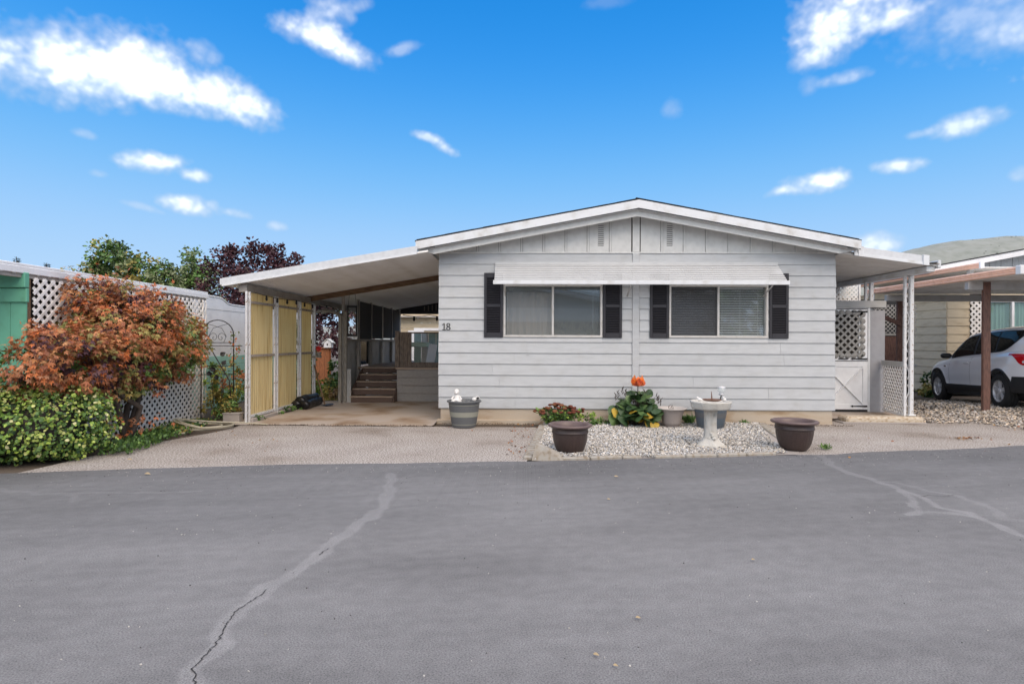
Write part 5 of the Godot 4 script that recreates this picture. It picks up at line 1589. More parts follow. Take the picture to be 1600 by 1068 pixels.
	# shrubs between the fence and the yellow panels
	plant("shrub", "yellow green shrub between the lattice fence and the yellow panels", "shrub", [[Vector3(-6.15, 0.62, -11.6), Vector3(0.30, 0.48, 0.40), 1.0], [Vector3(-6.05, 0.30, -11.0), Vector3(0.25, 0.28, 0.3), 0.6]], 1500, Vector2(0.04, 0.07), [MID, GOLD, DEEP, LIME], 0.10, lf, Vector3(-6.1, 0.0, -11.5))
	plant("shrub", "brownish shrub behind the black iron trellis", "shrub", [[Vector3(-5.60, 0.60, -11.1), Vector3(0.28, 0.50, 0.40), 1.0], [Vector3(-5.45, 0.25, -10.6), Vector3(0.18, 0.22, 0.25), 0.3]], 1200, Vector2(0.035, 0.06), [GOLD, OLIVE, BRONZE, MID], 0.10, lf, Vector3(-5.6, 0.0, -11.1))
	plant("shrub", "dark creeper climbing beside the last yellow panel", "shrub", [[Vector3(-5.62, 1.0, -14.3), Vector3(0.42, 1.05, 0.4), 1.0]], 1800, Vector2(0.05, 0.09), [DEEP, DEEP, MID], 0.14, lf, Vector3(-5.6, 0.0, -14.3))
	plant("shrub", "leafy green garden plants seen through the weathered arch", "shrub", [[Vector3(-5.35, 0.42, -15.2), Vector3(0.55, 0.42, 0.45), 1.0], [Vector3(-5.05, 0.55, -15.9), Vector3(0.4, 0.5, 0.4), 0.7]], 1500, Vector2(0.06, 0.12), [MID, LIME, MID, GOLD], 0.14, lf, Vector3(-5.2, 0.0, -15.3))
	plant("shrub", "buff dry grass clump at the foot of the weathered arch", "shrub", [[Vector3(-4.75, 0.2, -14.35), Vector3(0.25, 0.20, 0.2), 1.0]], 420, Vector2(0.05, 0.11), [[Color(0.35, 0.24, 0.12), Color(0.26, 0.17, 0.08)], GOLD], 0.09, lf, Vector3(-4.75, 0.0, -14.35))
	plant("shrub", "small dark shrub by the front wheel of the white car", "shrub", [[Vector3(11.15, 0.42, -15.9), Vector3(0.40, 0.48, 0.3), 1.0]], 900, Vector2(0.06, 0.11), [DEEP, OLIVE, MID], 0.12, lf, Vector3(11.15, 0.0, -15.9))
	plant("weeds", "mossy green weeds along the foot of the second yellow panel", "weeds", [[Vector3(-4.90, 0.06, -11.9), Vector3(0.07, 0.10, 0.35), 1.0], [Vector3(-4.88, 0.10, -12.35), Vector3(0.08, 0.16, 0.14), 0.8], [Vector3(-4.92, 0.04, -10.7), Vector3(0.06, 0.06, 0.2), 0.4]], 520, Vector2(0.025, 0.055), [MID, DEEP, MID], 0.05, lf, Vector3(-4.9, 0.0, -12.0), 0.006)
	flowers(lf)

func flowers(lf: ArrayMesh) -> void:
	rng.seed = 67
	# stonecrop with rust heads
	var s := thing("stonecrop", "low green stonecrop with rust red flower heads at the back left of the gravel", "plant", Vector3(0.62, 0.02, -10.28))
	var lp := []; var lt := []
	var st := start(true)
	for k in 52:
		var an := rnd(0, TAU)
		var r := 0.38 * sqrt(rng.randf())
		var hh := 0.34 - 0.28 * r + rnd(-0.02, 0.03)
		var tip := Vector3(cos(an) * r * 1.15, hh, sin(an) * r * 0.8)
		tube_into(st, [Vector3(tip.x * 0.3, 0, tip.z * 0.3), tip * Vector3(0.75, 0.5, 0.75), tip], 0.005, 5)
		for j in 19:
			var t := rnd(0.15, 0.97)
			lp.append(leaf_at(tip * Vector3(0.3 + 0.7 * t, t, 0.3 + 0.7 * t) + rvec() * 0.02, rvec() + Vector3(cos(an), 0.2, sin(an)), Vector3(0, 1, 0.2), rnd(0.05, 0.085)))
			lt.append(pick(MID if rng.randf() < 0.6 else DEEP if rng.randf() < 0.5 else LIME))
	part("stems", s, done(st), M.bark)
	spray("foliage", s, lf, M.leaf, lp, lt)
	var head := lathe([[0.0, -0.01], [0.03, 0.0], [0.044, 0.016], [0.036, 0.032], [0.0, 0.040]], 11, func(a, k): return 1.0 + 0.14 * sin(a * 5.0 + k))
	mk("sedum", lin(0.27, 0.07, 0.035), 0.9, {"tex": ntex(0.25, 9, [[0.0, 0.5], [1.0, 1.0]], 512, 2), "scale": 5.0})
	mk("sedum2", lin(0.34, 0.13, 0.05), 0.9, {"tex": ntex(0.25, 9, [[0.0, 0.5], [1.0, 1.0]], 512, 2), "scale": 5.0})
	rng.seed = 68
	for k in 40:
		var an := rnd(0, TAU)
		var r := 0.40 * sqrt(rng.randf())
		part("flower_head", s, head, M.sedum if k % 3 else M.sedum2, Vector3(cos(an) * r * 1.15, 0.365 - 0.32 * r + rnd(-0.02, 0.03), sin(an) * r * 0.8), Vector3(rnd(-0.3, 0.3), rnd(0, 6), rnd(-0.3, 0.3)), Vector3.ONE * rnd(0.75, 1.15))
	plant("small_plant", "small bright green plant right of the rust red stonecrop", "plant", [[Vector3(1.12, 0.10, -10.28), Vector3(0.22, 0.12, 0.15), 1.0], [Vector3(1.48, 0.05, -10.5), Vector3(0.16, 0.06, 0.1), 0.4]], 620, Vector2(0.03, 0.06), [MID, LIME, MID], 0.06, lf, Vector3(1.12, 0.0, -10.28), 0.01)
	# big leaved plant with the orange flower: each leaf a part
	var c := thing("orange_flower_plant", "big round leaved plant with green and yellow leaves and one orange flower", "plant", Vector3(2.03, 0.02, -10.36))
	var leaf := round_leaf()
	var greens := []
	for k in 3:
		greens.append(mk("bigleaf%d" % k, [lin(0.075, 0.15, 0.05), lin(0.13, 0.22, 0.07), lin(0.05, 0.105, 0.04)][k], 0.45, {"tex": ntex(0.03, 93, [[0.0, 0.72], [1.0, 1.0]]), "scale": 6.0, "back": Color(0.35, 0.4, 0.3)}))
	var yellow := mk("yellowleaf", lin(0.50, 0.36, 0.05), 0.5, {"tex": ntex(0.03, 94, [[0.0, Color(0.55, 0.7, 0.3)], [0.4, Color(1, 0.95, 0.9)], [1.0, Color(1, 1, 1)]]), "scale": 5.0, "back": Color(0.4, 0.4, 0.3)})
	rng.seed = 70
	var stems := start(true)
	for k in 120:
		var up := rng.randf()
		var an := rnd(0, TAU)
		var r := (0.47 - 0.30 * up * up) * rnd(0.45, 1.0)
		var p := Vector3(cos(an) * r, 0.05 + 0.54 * up, sin(an) * r * 0.62)
		var size := lerpf(0.24, 0.16, up) * rnd(0.75, 1.2)
		var out := Vector3(cos(an), 0.1 - 0.35 * (1.0 - up), sin(an))
		var old := up < 0.5 and rng.randf() < 0.36
		if old:
			size *= 0.78
		var o := part("leaf", c, leaf, yellow if old else greens[rng.randi() % 3])
		o.transform = leaf_at(p - out * size * 0.4, out + rvec() * 0.4, Vector3(0.1, 0.75, 0.55) + rvec() * 0.6, size)
		tube_into(stems, [Vector3(0.03 * cos(an), 0, 0.03 * sin(an)), p * Vector3(0.5, 0.8, 0.5), p], 0.005, 4)
	for k in 8:      # dry seed stalks
		var x: float = [-0.36, -0.28, -0.40, 0.36, 0.33, 0.40, -0.22, 0.12][k]
		var y: float = [0.60, 0.66, 0.55, 0.50, 0.55, 0.46, 0.62, 0.62][k]
		tube_into(stems, [Vector3(x * 0.2, 0.1, 0), Vector3(x * 0.7, y * 0.7, 0.02), Vector3(x, y, 0.03)], 0.005, 4, 0.002)
		for j in 5:
			tube_into(stems, [Vector3(x, y - 0.1 + 0.025 * j, 0.03), Vector3(x + rnd(-0.05, 0.05), y - 0.06 + 0.025 * j, 0.05)], 0.008, 5, 0.004)
	tube_into(stems, [Vector3(0, 0, 0), Vector3(0.0, 0.4, 0.0), Vector3(0.0, 0.70, 0.02)], 0.009, 6)
	part("stems", c, done(stems), M.bark)
	var pet := oval(0.5, 0.22, 5)
	var dark := mk("petaldark", lin(0.55, 0.07, 0.01), 0.5, {"back": Color(0.5, 0.5, 0.5)})
	for k in 11:
		var an := TAU * k / 11.0
		var o := part("petal", c, pet, M.petal if k % 4 else dark)
		var tilt := 0.55 if k % 2 else 1.0
		o.transform = leaf_at(Vector3(0.0, 0.70, 0.03), Vector3(sin(an) * tilt, 1.0, cos(an) * tilt), Vector3(sin(an), -0.3, cos(an)), rnd(0.16, 0.22))
	for q in [["weed", "small green weed between the taupe pot and the birdbath", Vector3(3.02, 0.0, -10.62), 0.20], ["weed", "small green weed by the wall right of the blue grey tub", Vector3(4.02, 0.0, -10.62), 0.10], ["weed", "tuft of grass beside the right brown pot at the lane", Vector3(4.24, 0.0, -8.20), 0.09]]:
		var t := thing(q[0], q[1], "weed", q[2])
		var lp2 := []; var lt2 := []
		for k in 46:
			lp2.append(leaf_at(Vector3(rng.randfn() * 0.035, rnd(0, q[3] * 0.4), rng.randfn() * 0.03), Vector3(rng.randfn() * 0.55, 1.0, rng.randfn() * 0.5), rvec(), rnd(0.4, 1.0) * q[3]))
			lt2.append(pick(MID))
		spray("blades", t, oval(0.14, 0.05, 3), M.leaf, lp2, lt2)

func trees() -> void:
	rng.seed = 81
	var lf := oval(0.5, 0.1, 2)
	plant("plum_tree", "dark purple leaved plum tree behind the carport roof", "tree", [[Vector3(-11.2, 4.1, -24.5), Vector3(1.6, 1.5, 1.5), 1.0], [Vector3(-9.4, 3.5, -24.5), Vector3(1.3, 1.3, 1.5), 0.8], [Vector3(-12.9, 3.8, -24.8), Vector3(1.1, 1.7, 1.2), 0.7], [Vector3(-8.0, 2.5, -24.0), Vector3(1.7, 1.6, 1.4), 0.9], [Vector3(-10.6, 2.7, -24.3), Vector3(2.0, 1.2, 1.5), 0.8]], 15000, Vector2(0.09, 0.17), [PLUM], 0.36, lf, Vector3(-10.4, 0, -24.6), 0.14, 0.1, 0.3)
	var extra := leaves_in([[Vector3(-11.6, 5.25, -24.5), Vector3(0.25, 0.55, 0.3), 1.0], [Vector3(-10.6, 5.2, -24.5), Vector3(0.22, 0.5, 0.3), 1.0], [Vector3(-9.9, 4.95, -24.5), Vector3(0.25, 0.4, 0.3), 1.0], [Vector3(-12.7, 5.1, -24.5), Vector3(0.25, 0.5, 0.3), 1.0], [Vector3(-11.1, 5.2, -24.5), Vector3(0.25, 0.3, 0.3), 0.7]], 1100, Vector2(0.09, 0.15), PLUM, 0.22, -0.6, 0.1)
	spray("shoots", get_node("plum_tree"), lf, M.leaf, extra[0], extra[1])
	plant("ash_tree", "tall loose green tree behind the white roof at left", "tree", [[Vector3(-23.30, 6.05, -32.0), Vector3(1.2, 1.0, 1.1), 0.8], [Vector3(-21.70, 5.05, -32.0), Vector3(1.5, 1.2, 1.3), 1.0], [Vector3(-23.70, 3.95, -32.0), Vector3(1.9, 1.2, 1.5), 1.1], [Vector3(-21.40, 3.75, -32.0), Vector3(1.8, 1.3, 1.5), 1.1], [Vector3(-24.30, 5.15, -32.0), Vector3(0.7, 0.7, 0.8), 0.3]], 9500, Vector2(0.12, 0.24), [MID, MID, PALE, DEEP, GOLD], 0.42, lf, Vector3(-24.10, 0.00, -32.0), 0.20, 0.2, 0.2)
	plant("birch_tree", "pale green airy tree left of the purple plum", "tree", [[Vector3(-18.60, 5.5, -32.0), Vector3(0.95, 1.1, 0.9), 1.0], [Vector3(-20.30, 4.9, -32.0), Vector3(0.9, 0.9, 0.9), 0.8], [Vector3(-19.00, 3.9, -32.0), Vector3(1.6, 1.1, 1.2), 1.0], [Vector3(-17.80, 4.2, -32.0), Vector3(0.9, 1.4, 0.9), 0.7]], 6200, Vector2(0.10, 0.20), [PALE, PALE, MID], 0.36, lf, Vector3(-20.40, 0, -32.0), 0.13, 0.2, 0.15)
	plant("yellowing_tree", "small yellowing tree between the green tree and the pale airy tree", "tree", [[Vector3(-23.6, 4.9, -40.0), Vector3(1.3, 1.0, 1.0), 1.0], [Vector3(-25.2, 4.3, -40.0), Vector3(1.2, 0.9, 1.0), 0.7]], 2200, Vector2(0.14, 0.26), [GOLD, LIME, MID, PALE], 0.36, lf, Vector3(-24.0, 0, -40.0), 0.13, 0.2, 0.2)
	plant("slender_tree", "thin leafed sapling above the white roof near the roof vent", "tree", [[Vector3(-18.2, 3.7, -22.0), Vector3(0.8, 0.6, 0.6), 1.0], [Vector3(-19.4, 3.3, -22.0), Vector3(0.6, 0.5, 0.5), 0.4]], 620, Vector2(0.10, 0.17), [PALE, OLIVE, BRONZE], 0.25, lf, Vector3(-18.3, 0, -22.0), 0.06, 0.2, 0.15)
	conifer("conifer_tree", "dark distant conifer between the green and pale trees", Vector3(-27.6, 0, -48.0), 6.9, 2.2)
	conifer("conifer_tree", "dark conifer tip at the far left above the white roof", Vector3(-49.5, 0, -55.0), 9.6, 2.4)
	conifer("conifer_tree", "second small conifer tip right of the far left one", Vector3(-46.5, 0, -55.0), 9.0, 1.5)
	plant("garden_tree", "green tree seen under the carport above the weathered arch", "tree", [[Vector3(-8.2, 4.0, -30.0), Vector3(1.8, 1.6, 1.5), 1.0], [Vector3(-5.6, 3.1, -33.0), Vector3(2.4, 1.2, 1.5), 1.0]], 3600, Vector2(0.14, 0.26), [DEEP, MID], 0.4, lf, Vector3(-7.0, 0, -31.0), 0.12)

func conifer(called: String, label: String, at: Vector3, hgt: float, w: float) -> void:
	var t := thing(called, label, "conifer", at)
	part("trunk", t, tube([Vector3.ZERO, Vector3(0, hgt, 0)], 0.14, 7, 0.02), M.bark)
	var p := []; var c := []
	for k in 2600:
		var y := pow(rng.randf(), 0.7)
		var r := w * 0.5 * y * (0.6 + 0.4 * absf(sin(y * 40.0))) * sqrt(rnd(0.2, 1.0))
		var an := rnd(0, TAU)
		p.append(leaf_at(Vector3(cos(an) * r, hgt * (1.0 - y * 0.92), sin(an) * r), Vector3(cos(an), 0.1, sin(an)) + rvec() * 0.4, Vector3(0, 1, 0), rnd(0.2, 0.4)))
		c.append(pick([Color(0.03, 0.05, 0.035), Color(0.045, 0.065, 0.04), Color(0.02, 0.04, 0.028)]))
	spray("crown", t, oval(0.3, 0.1, 2), M.leaf, p, c)

# ------------------------------------------------------------------ left neighbour, lattice fence, trellis, hose
func left_side() -> void:
	rng.seed = 91
	var f := thing("lattice_fence", "tall white diamond lattice fence behind the bronze maple", "fence")
	lattice(f, M.lattice, Vector3(-6.40, -0.02, -7.36), Vector3(0, 0, -1), 4.0, 2.32, 0.135, 0.042)
	for q in [[-7.31, 0.08, M.brownbeam], [-9.2, 0.08, M.brownbeam], [-11.36, 0.05, M.lattice]]:
		span("post", f, q[2], Vector3(-6.50, -0.05, q[0] - q[1] / 2), Vector3(-6.42, 2.34, q[0] + q[1] / 2), 0.006)
	for z in [-11.30, -11.40]:     # wavy end strip of the panel
		var st := start(true)
		var pts := []
		for k in 60:
			pts.append(Vector3(-6.39, 0.0 + 2.3 * k / 59.0, z + 0.012 * sin(k * 1.2)))
		tube_into(st, pts, 0.012, 5)
		part("end_strip", f, done(st), M.lattice)
	var g := thing("green_shed", "green painted shed with board trim under the white roof edge at far left", "shed")
	span("wall", g, M.green, Vector3(-9.2, 0.0, -11.2), Vector3(-6.56, 2.10, -7.27))
	for q in [[1.98, 2.16, 0.05], [2.165, 2.36, 0.075]]:
		span("trim_board", g, M.green, Vector3(-9.3, q[0], -7.27), Vector3(-6.37, q[1], -7.27 + q[2]), 0.008)
	for k in 13:
		span("panel", g, M.green, Vector3(-9.15 + 0.212 * k, 0.0, -7.27), Vector3(-9.15 + 0.212 * k + 0.207, 1.978, -7.255))
	span("shade_sheet", g, M.dark_brown, Vector3(-6.56, 0.0, -11.2), Vector3(-6.545, 2.3, -7.4))  # dark sheet stands in for the unlit space seen through the fence
	var r := thing("white_carport_roof", "long white roof edge above the lattice fence", "roof")
	span("fascia", r, M.nwhite, Vector3(-6.43, 2.345, -11.5), Vector3(-6.385, 2.435, -6.2), 0.008)
	span("upper_flange", r, M.nwhite, Vector3(-6.48, 2.437, -11.5), Vector3(-6.40, 2.475, -6.2), 0.008)
	span("roof_deck", r, M.nwhite, Vector3(-11.0, 2.36, -11.5), Vector3(-6.482, 2.46, -6.2))
	span("shadow_strip", r, M.valance, Vector3(-6.47, 2.295, -11.45), Vector3(-6.41, 2.344, -6.25))
	for k in 28:
		span("clip", r, M.greybeam, Vector3(-6.384, 2.338, -6.5 - 0.18 * k - 0.03), Vector3(-6.372, 2.348, -6.5 - 0.18 * k))
	var v := thing("roof_vent", "square white vent cap standing on the white roof at left", "roof vent", Vector3(-8.45, 2.45, -10.3))
	cb("stack", v, M.nwhite, Vector3(0, 0.09, 0), Vector3(0.22, 0.18, 0.22), 0.01)
	cb("cap", v, M.nwhite, Vector3(0, 0.235, 0), Vector3(0.34, 0.07, 0.34), 0.012)
	var w := thing("white_teal_home", "white and pale teal home with a curved parapet behind the iron trellis", "house")
	var o := PackedVector2Array([Vector2(0, 1.15), Vector2(0, 2.50), Vector2(1.58, 2.49), Vector2(1.75, 2.47), Vector2(1.88, 2.42), Vector2(2.0, 2.375), Vector2(2.2, 2.355), Vector2(7.5, 2.35), Vector2(7.5, 1.15)])
	var p := part("upper_wall", w, extruded(o, 0.1), M.nwhite)
	p.transform = Transform3D(Basis(Vector3(0, 0, -1), Vector3(0, 1, 0), Vector3(1, 0, 0)), Vector3(-7.1, 0, -11.42))
	var cap := start(true)
	var cp := []
	for q in [[0.0, 2.50], [1.58, 2.49], [1.75, 2.47], [1.88, 2.42], [2.0, 2.375], [2.2, 2.355], [7.5, 2.35]]:
		cp.append(Vector3(-7.0, q[1], -11.42 - q[0]))
	tube_into(cap, cp, 0.018, 6)
	part("parapet_cap", w, done(cap), M.nwhite)
	for k in 6:
		span("teal_siding", w, M.teal, Vector3(-7.1, 0.0 + 0.192 * k, -18.9), Vector3(-6.992 + 0.003 * (k % 2), 0.189 + 0.192 * k, -11.42), 0.003)
	span("wall_seam", w, M.greybeam, Vector3(-7.0, 2.20, -18.9), Vector3(-6.994, 2.208, -12.0))
	span("shutter", w, M.curtain, Vector3(-7.0, 1.62, -12.55), Vector3(-6.985, 1.86, -12.40))
	# iron arch trellis
	var t := thing("iron_trellis", "black iron arched trellis with scrolls and metal leaves before the white home", "trellis", Vector3(-5.80, 0.0, -10.75))
	var st := start(true)
	var arch := [Vector3(-0.31, 0, 0), Vector3(-0.31, 1.58, 0)]
	for k in 13:
		var an := PI - PI * k / 12.0
		arch.append(Vector3(0.31 * cos(an), 1.60 + 0.29 * sin(an), 0))
	arch += [Vector3(0.31, 1.58, 0), Vector3(0.31, 0, 0)]
	part("frame", t, tube(arch, 0.010, 6), M.iron)
	for y in [1.46, 1.40, 1.02, 0.86]:
		part("crossbar", t, tube([Vector3(-0.31, y, 0), Vector3(0.31 + (0.16 if y == 1.40 else 0.0), y + 0.005, 0)], 0.007, 5), M.iron)
	part("crossbar", t, tube([Vector3(-0.14, 1.38, 0.01), Vector3(0.24, 0.75, 0.02), Vector3(0.30, 0.15, 0.02)], 0.010, 6), M.iron)
	for s in [-1.0, 1.0]:
		var pts := []
		for k in 22:
			var q := k / 21.0
			var an := q * 8.0
			pts.append(Vector3(s * (0.10 + (1.0 - q) * 0.09 * cos(an) - 0.03), 1.56 + (1.0 - q) * 0.10 * sin(an), 0.0))
		tube_into(st, pts, 0.0045, 5)
		tube_into(st, [Vector3(s * -0.2, 1.82, 0), Vector3(s * 0.08, 1.74, 0), Vector3(s * 0.17, 1.58, 0), Vector3(s * 0.12, 1.47, 0)], 0.0045, 5)
		tube_into(st, [Vector3(s * 0.05, 0.1, 0), Vector3(s * 0.10, 0.7, 0), Vector3(s * 0.16, 1.02, 0)], 0.005, 5)
	part("scrollwork", t, done(st), M.iron)
	var lf := oval(0.42, 0.12, 4)
	for q in [[0.06, 1.22, 1.0], [-0.22, 1.12, -2.2], [-0.10, 1.0, 2.6], [-0.20, 0.90, 2.0], [0.10, 1.04, 0.6], [-0.04, 0.94, -1.0], [-0.02, 0.86, 2.9]]:
		part("metal_leaf", t, lf, M.iron, Vector3(q[0], q[1], 0.015), Vector3(0, 0.3, -q[2]), Vector3.ONE * 0.11)
	var vine := []; var vt := []
	for k in 60:
		vine.append(leaf_at(Vector3(0.33 + rng.randfn() * 0.06, rnd(1.05, 1.66), 0.02 * rng.randfn()), rvec(), Vector3(0, 0.4, 1), rnd(0.03, 0.06))); vt.append(pick(PALE if k % 3 else RUST))
	spray("vine_leaves", t, lf, M.leaf, vine, vt)
	var pb := thing("planter_block", "grey concrete planter block at the foot of the carport post", "planter", Vector3(-5.33, 0.0, -10.42))
	cb("block", pb, M.crete, Vector3(0, 0.08, 0), Vector3(0.30, 0.18, 0.16), 0.012)
	cb("lip", pb, M.crete, Vector3(0, 0.175, 0), Vector3(0.32, 0.02, 0.18), 0.006)
	# garden hose
	var hs := thing("garden_hose", "beige garden hose lying in loose loops left of the carport", "hose", Vector3(-5.45, 0.0, -9.65))
	var pts := []
	for k in 150:
		var q := k / 149.0
		var an := q * TAU * 3.4 + 0.6
		var rr := 0.40 + 0.10 * sin(q * 9.0)
		var y := 0.03 + 0.05 * q + 0.10 * maxf(0.0, sin(an - 1.2)) * (1.0 if q > 0.35 else 0.2)
		pts.append(Vector3(cos(an) * rr * 1.0, y, sin(an) * rr * 0.8))
	for k in 12:
		pts.append(pts[149].lerp(Vector3(0.9, 0.02, -0.42), (k + 1) / 12.0) + Vector3(0, 0, 0.06 * sin(k * 0.5)))
	part("loops", hs, tube(pts, 0.013, 7), M.hose)
	var tail := []
	for k in 16:
		var q := k / 15.0
		tail.append(Vector3(-0.1 + 0.12 * sin(q * 5.0), 0.02, 0.25 + 0.75 * q))
	part("tail", hs, tube(tail, 0.013, 7), M.hose)
	# cedar fence and birdhouse in the back garden
	var cf := thing("cedar_fence", "orange cedar board fence in the garden behind the arch", "fence", Vector3(-7.1, 0, -19.6))
	for k in 8:
		span("board", cf, M.cedar, Vector3(-0.9 + 0.165 * k, 0.04, -0.012), Vector3(-0.9 + 0.165 * k + 0.158, 1.24 + rnd(-0.01, 0.01), 0.01), 0.003)
	span("cap_rail", cf, M.cedar, Vector3(-0.93, 1.24, -0.07), Vector3(0.44, 1.28, 0.06), 0.006)
	span("post", cf, M.cedar, Vector3(0.36, 0.0, -0.10), Vector3(0.44, 1.24, -0.013), 0.006)
	var bh := thing("birdhouse", "small white birdhouse on the corner of the cedar fence", "birdhouse", Vector3(-6.72, 1.28, -19.6))
	part("house", bh, extruded(PackedVector2Array([Vector2(-0.12, 0), Vector2(0.12, 0), Vector2(0.12, 0.17), Vector2(0, 0.27), Vector2(-0.12, 0.17)]), 0.24), M.nwhite, Vector3(0, 0, -0.12))
	for s in [-1.0, 1.0]:
		bx("roof", bh, M.birdroof, Vector3(0.085 * s, 0.235, 0), Vector3(0.21, 0.015, 0.30), Vector3(0, 0, -s * 0.70))
	part("hole", bh, lathe([[0.0, 0.0], [0.03, 0.0], [0.03, 0.004], [0.0, 0.004]], 14), M.black, Vector3(0, 0.11, 0.121), Vector3(PI / 2, 0, 0))
	# home glimpsed behind the deck
	var rh := thing("rear_home", "pale boarded home with a white porch roof glimpsed beyond the deck", "house", Vector3(-4.4, 0, -27.0))
	for k in 12:
		span("siding_board", rh, M.beige, Vector3(-1.6, 0.3 + 0.23 * k, -0.02), Vector3(4.5, 0.3 + 0.23 * k + 0.222, 0.01 * (k % 2)))
	span("fascia", rh, M.deckwall, Vector3(-1.8, 2.62, 0.0), Vector3(4.6, 2.70, 0.4), 0.006)
	span("porch_roof", rh, M.nwhite, Vector3(-0.2, 1.95, 1.2), Vector3(4.4, 2.06, 3.2), 0.006)
	span("corner_panel", rh, M.nwhite, Vector3(-0.35, 0.4, 3.6), Vector3(0.30, 1.95, 3.65), 0.004)

# ------------------------------------------------------------------ right neighbour and hill
func right_neighbour() -> void:
	rng.seed = 101
	var h := thing("beige_home", "beige boarded neighbour home with white gable behind the white car", "house")
	var z := -16.2
	for k in 13:
		var y0 := 0.15 + 0.231 * k
		for q in [[11.69, 12.30], [12.62, 12.74], [15.2, 19.0]]:
			plank(h, M.beige, q[0], q[1], y0, y0 + 0.235, z, 0.231)
		if y0 < 1.3:
			plank(h, M.beige, 12.30, 15.2, y0, y0 + 0.235, z - 0.002, 0.231)
		var o := part("siding_plank", h, plank_mesh, M.beige)
		o.transform = Transform3D(Basis(Vector3(-1, 0, 0), Vector3(0, 0.235, 0), Vector3(0, 0, 6.0)), Vector3(11.69, y0, z - 6.0))
	span("inner_wall", h, M.beige, Vector3(11.70, 0.1, z - 6.0), Vector3(19.0, 3.15, z - 1.2))
	span("inner_wall", h, M.dark_brown, Vector3(11.70, 0.1, z - 1.2), Vector3(12.70, 3.15, z - 0.03))
	span("lower_wall", h, M.beige, Vector3(12.70, 0.1, z - 1.2), Vector3(19.0, 1.45, z - 0.03))
	span("upper_wall", h, M.beige, Vector3(12.70, 2.72, z - 1.2), Vector3(19.0, 3.15, z - 0.01))
	# window with teal curtains
	for q in [[12.74, 12.82, 1.45, 2.72], [13.42, 13.49, 1.45, 2.72], [14.9, 14.98, 1.45, 2.72], [12.82, 14.9, 1.45, 1.53], [12.82, 14.9, 2.66, 2.72]]:
		span("window_frame", h, M.nwhite, Vector3(q[0], q[2], z - 0.03), Vector3(q[1], q[3], z + 0.05), 0.004)
	span("window_pane", h, M.glass, Vector3(12.82, 1.53, z), Vector3(14.9, 2.66, z + 0.004))
	var st := start(true)
	for k in 150:
		var x0 := 12.82 + 2.08 * k / 150.0; var x1 := 12.82 + 2.08 * (k + 1) / 150.0
		var f := func(x): return z - 0.09 + 0.022 * sin(x * 62.0) + 0.012 * sin(x * 23.0)
		quad(st, Vector3(x0, 1.5, f.call(x0)), Vector3(x0, 2.7, f.call(x0)), Vector3(x1, 2.7, f.call(x1)), Vector3(x1, 1.5, f.call(x1)))
	part("curtain", h, done(st), M.curtain)
	var gy := func(x): return 4.43 - 0.192 * absf(x - 15.45)
	for k in 46:
		var x := 11.72 + 0.158 * k
		part("gable_board", h, extruded(PackedVector2Array([Vector2(x, 3.13), Vector2(x + 0.150, 3.13), Vector2(x + 0.150, gy.call(x + 0.15) - 0.1), Vector2(x, gy.call(x) - 0.1)]), 0.02 + 0.006 * (k % 2)), M.ngable, Vector3(0, 0, z))
	for s in [-1.0, 1.0]:
		var e: float = 15.45 + s * 4.55
		for q in [["roof", M.shingle, 0.0, 0.03, z + 0.47], ["rake_board", M.nwhite, -0.15, -0.001, z + 0.45]]:
			part(q[0], h, extruded(PackedVector2Array([Vector2(15.45, gy.call(15.45) + q[2]), Vector2(e, gy.call(e) + q[2]), Vector2(e, gy.call(e) + q[3]), Vector2(15.45, gy.call(15.45) + q[3])]), 6.2), q[1], Vector3(0, 0, q[4] - 6.2))
	var lt := thing("white_lattice_panel", "white lattice panel beside the teal curtained window of the beige home", "lattice", Vector3(12.30, 1.30, z + 0.045))
	lattice(lt, M.lattice, Vector3.ZERO, Vector3.RIGHT, 0.33, 1.40, 0.155, 0.055)
	# copper guttered carport
	var c := thing("neighbour_carport", "flat carport with copper coloured gutter and brown posts over the white car", "carport")
	var prof := PackedVector2Array([Vector2(0, 0), Vector2(0.05, 0.0), Vector2(0.062, 0.02), Vector2(0.05, 0.042), Vector2(0.064, 0.055), Vector2(0.05, 0.072), Vector2(0.066, 0.095), Vector2(0.055, 0.125), Vector2(0, 0.125)])
	var side := part("gutter", c, extruded(prof, 4.35), M.copper)
	side.transform = Transform3D(Basis(Vector3(-1, 0, 0), Vector3(0, 1, 0), Vector3(0, 0, -1)), Vector3(8.55, 2.715, -10.12))
	var front := part("gutter", c, extruded(prof, 6.3), M.copper)
	front.transform = Transform3D(Basis(Vector3(0, 0, 1), Vector3(0, 1, 0), Vector3(-1, 0, 0)), Vector3(14.95, 2.715, -10.12))
	cb("corner_cap", c, M.nwhite, Vector3(8.535, 2.775, -10.08), Vector3(0.13, 0.16, 0.11), 0.01)
	for k in 26:
		bx("roof_pan", c, M.pan, Vector3(11.7, 2.735 + 0.008 * (k % 2), -10.22 - 0.166 * k), Vector3(6.2, 0.022, 0.162))
	for q in [[-11.35, 2.545], [-13.85, 2.505]]:
		span("beam", c, M.greybeam, Vector3(8.56, q[1], q[0] - 0.05), Vector3(14.8, q[1] + 0.15, q[0] + 0.05), 0.008)
	for q in [[8.91, -11.28, 2.70], [8.98, -13.95, 2.62]]:
		var y0 := gh(q[0], q[1]) - 0.02
		span("post", c, M.brownpost, Vector3(q[0] - 0.07, y0, q[1] - 0.07), Vector3(q[0] + 0.07, q[2], q[1] + 0.0), 0.01)
	bar("brace", c, M.brownpost, Vector3(8.2, 2.28, -13.9), Vector3(8.98, 1.95, -13.9), 0.05, 0.09)
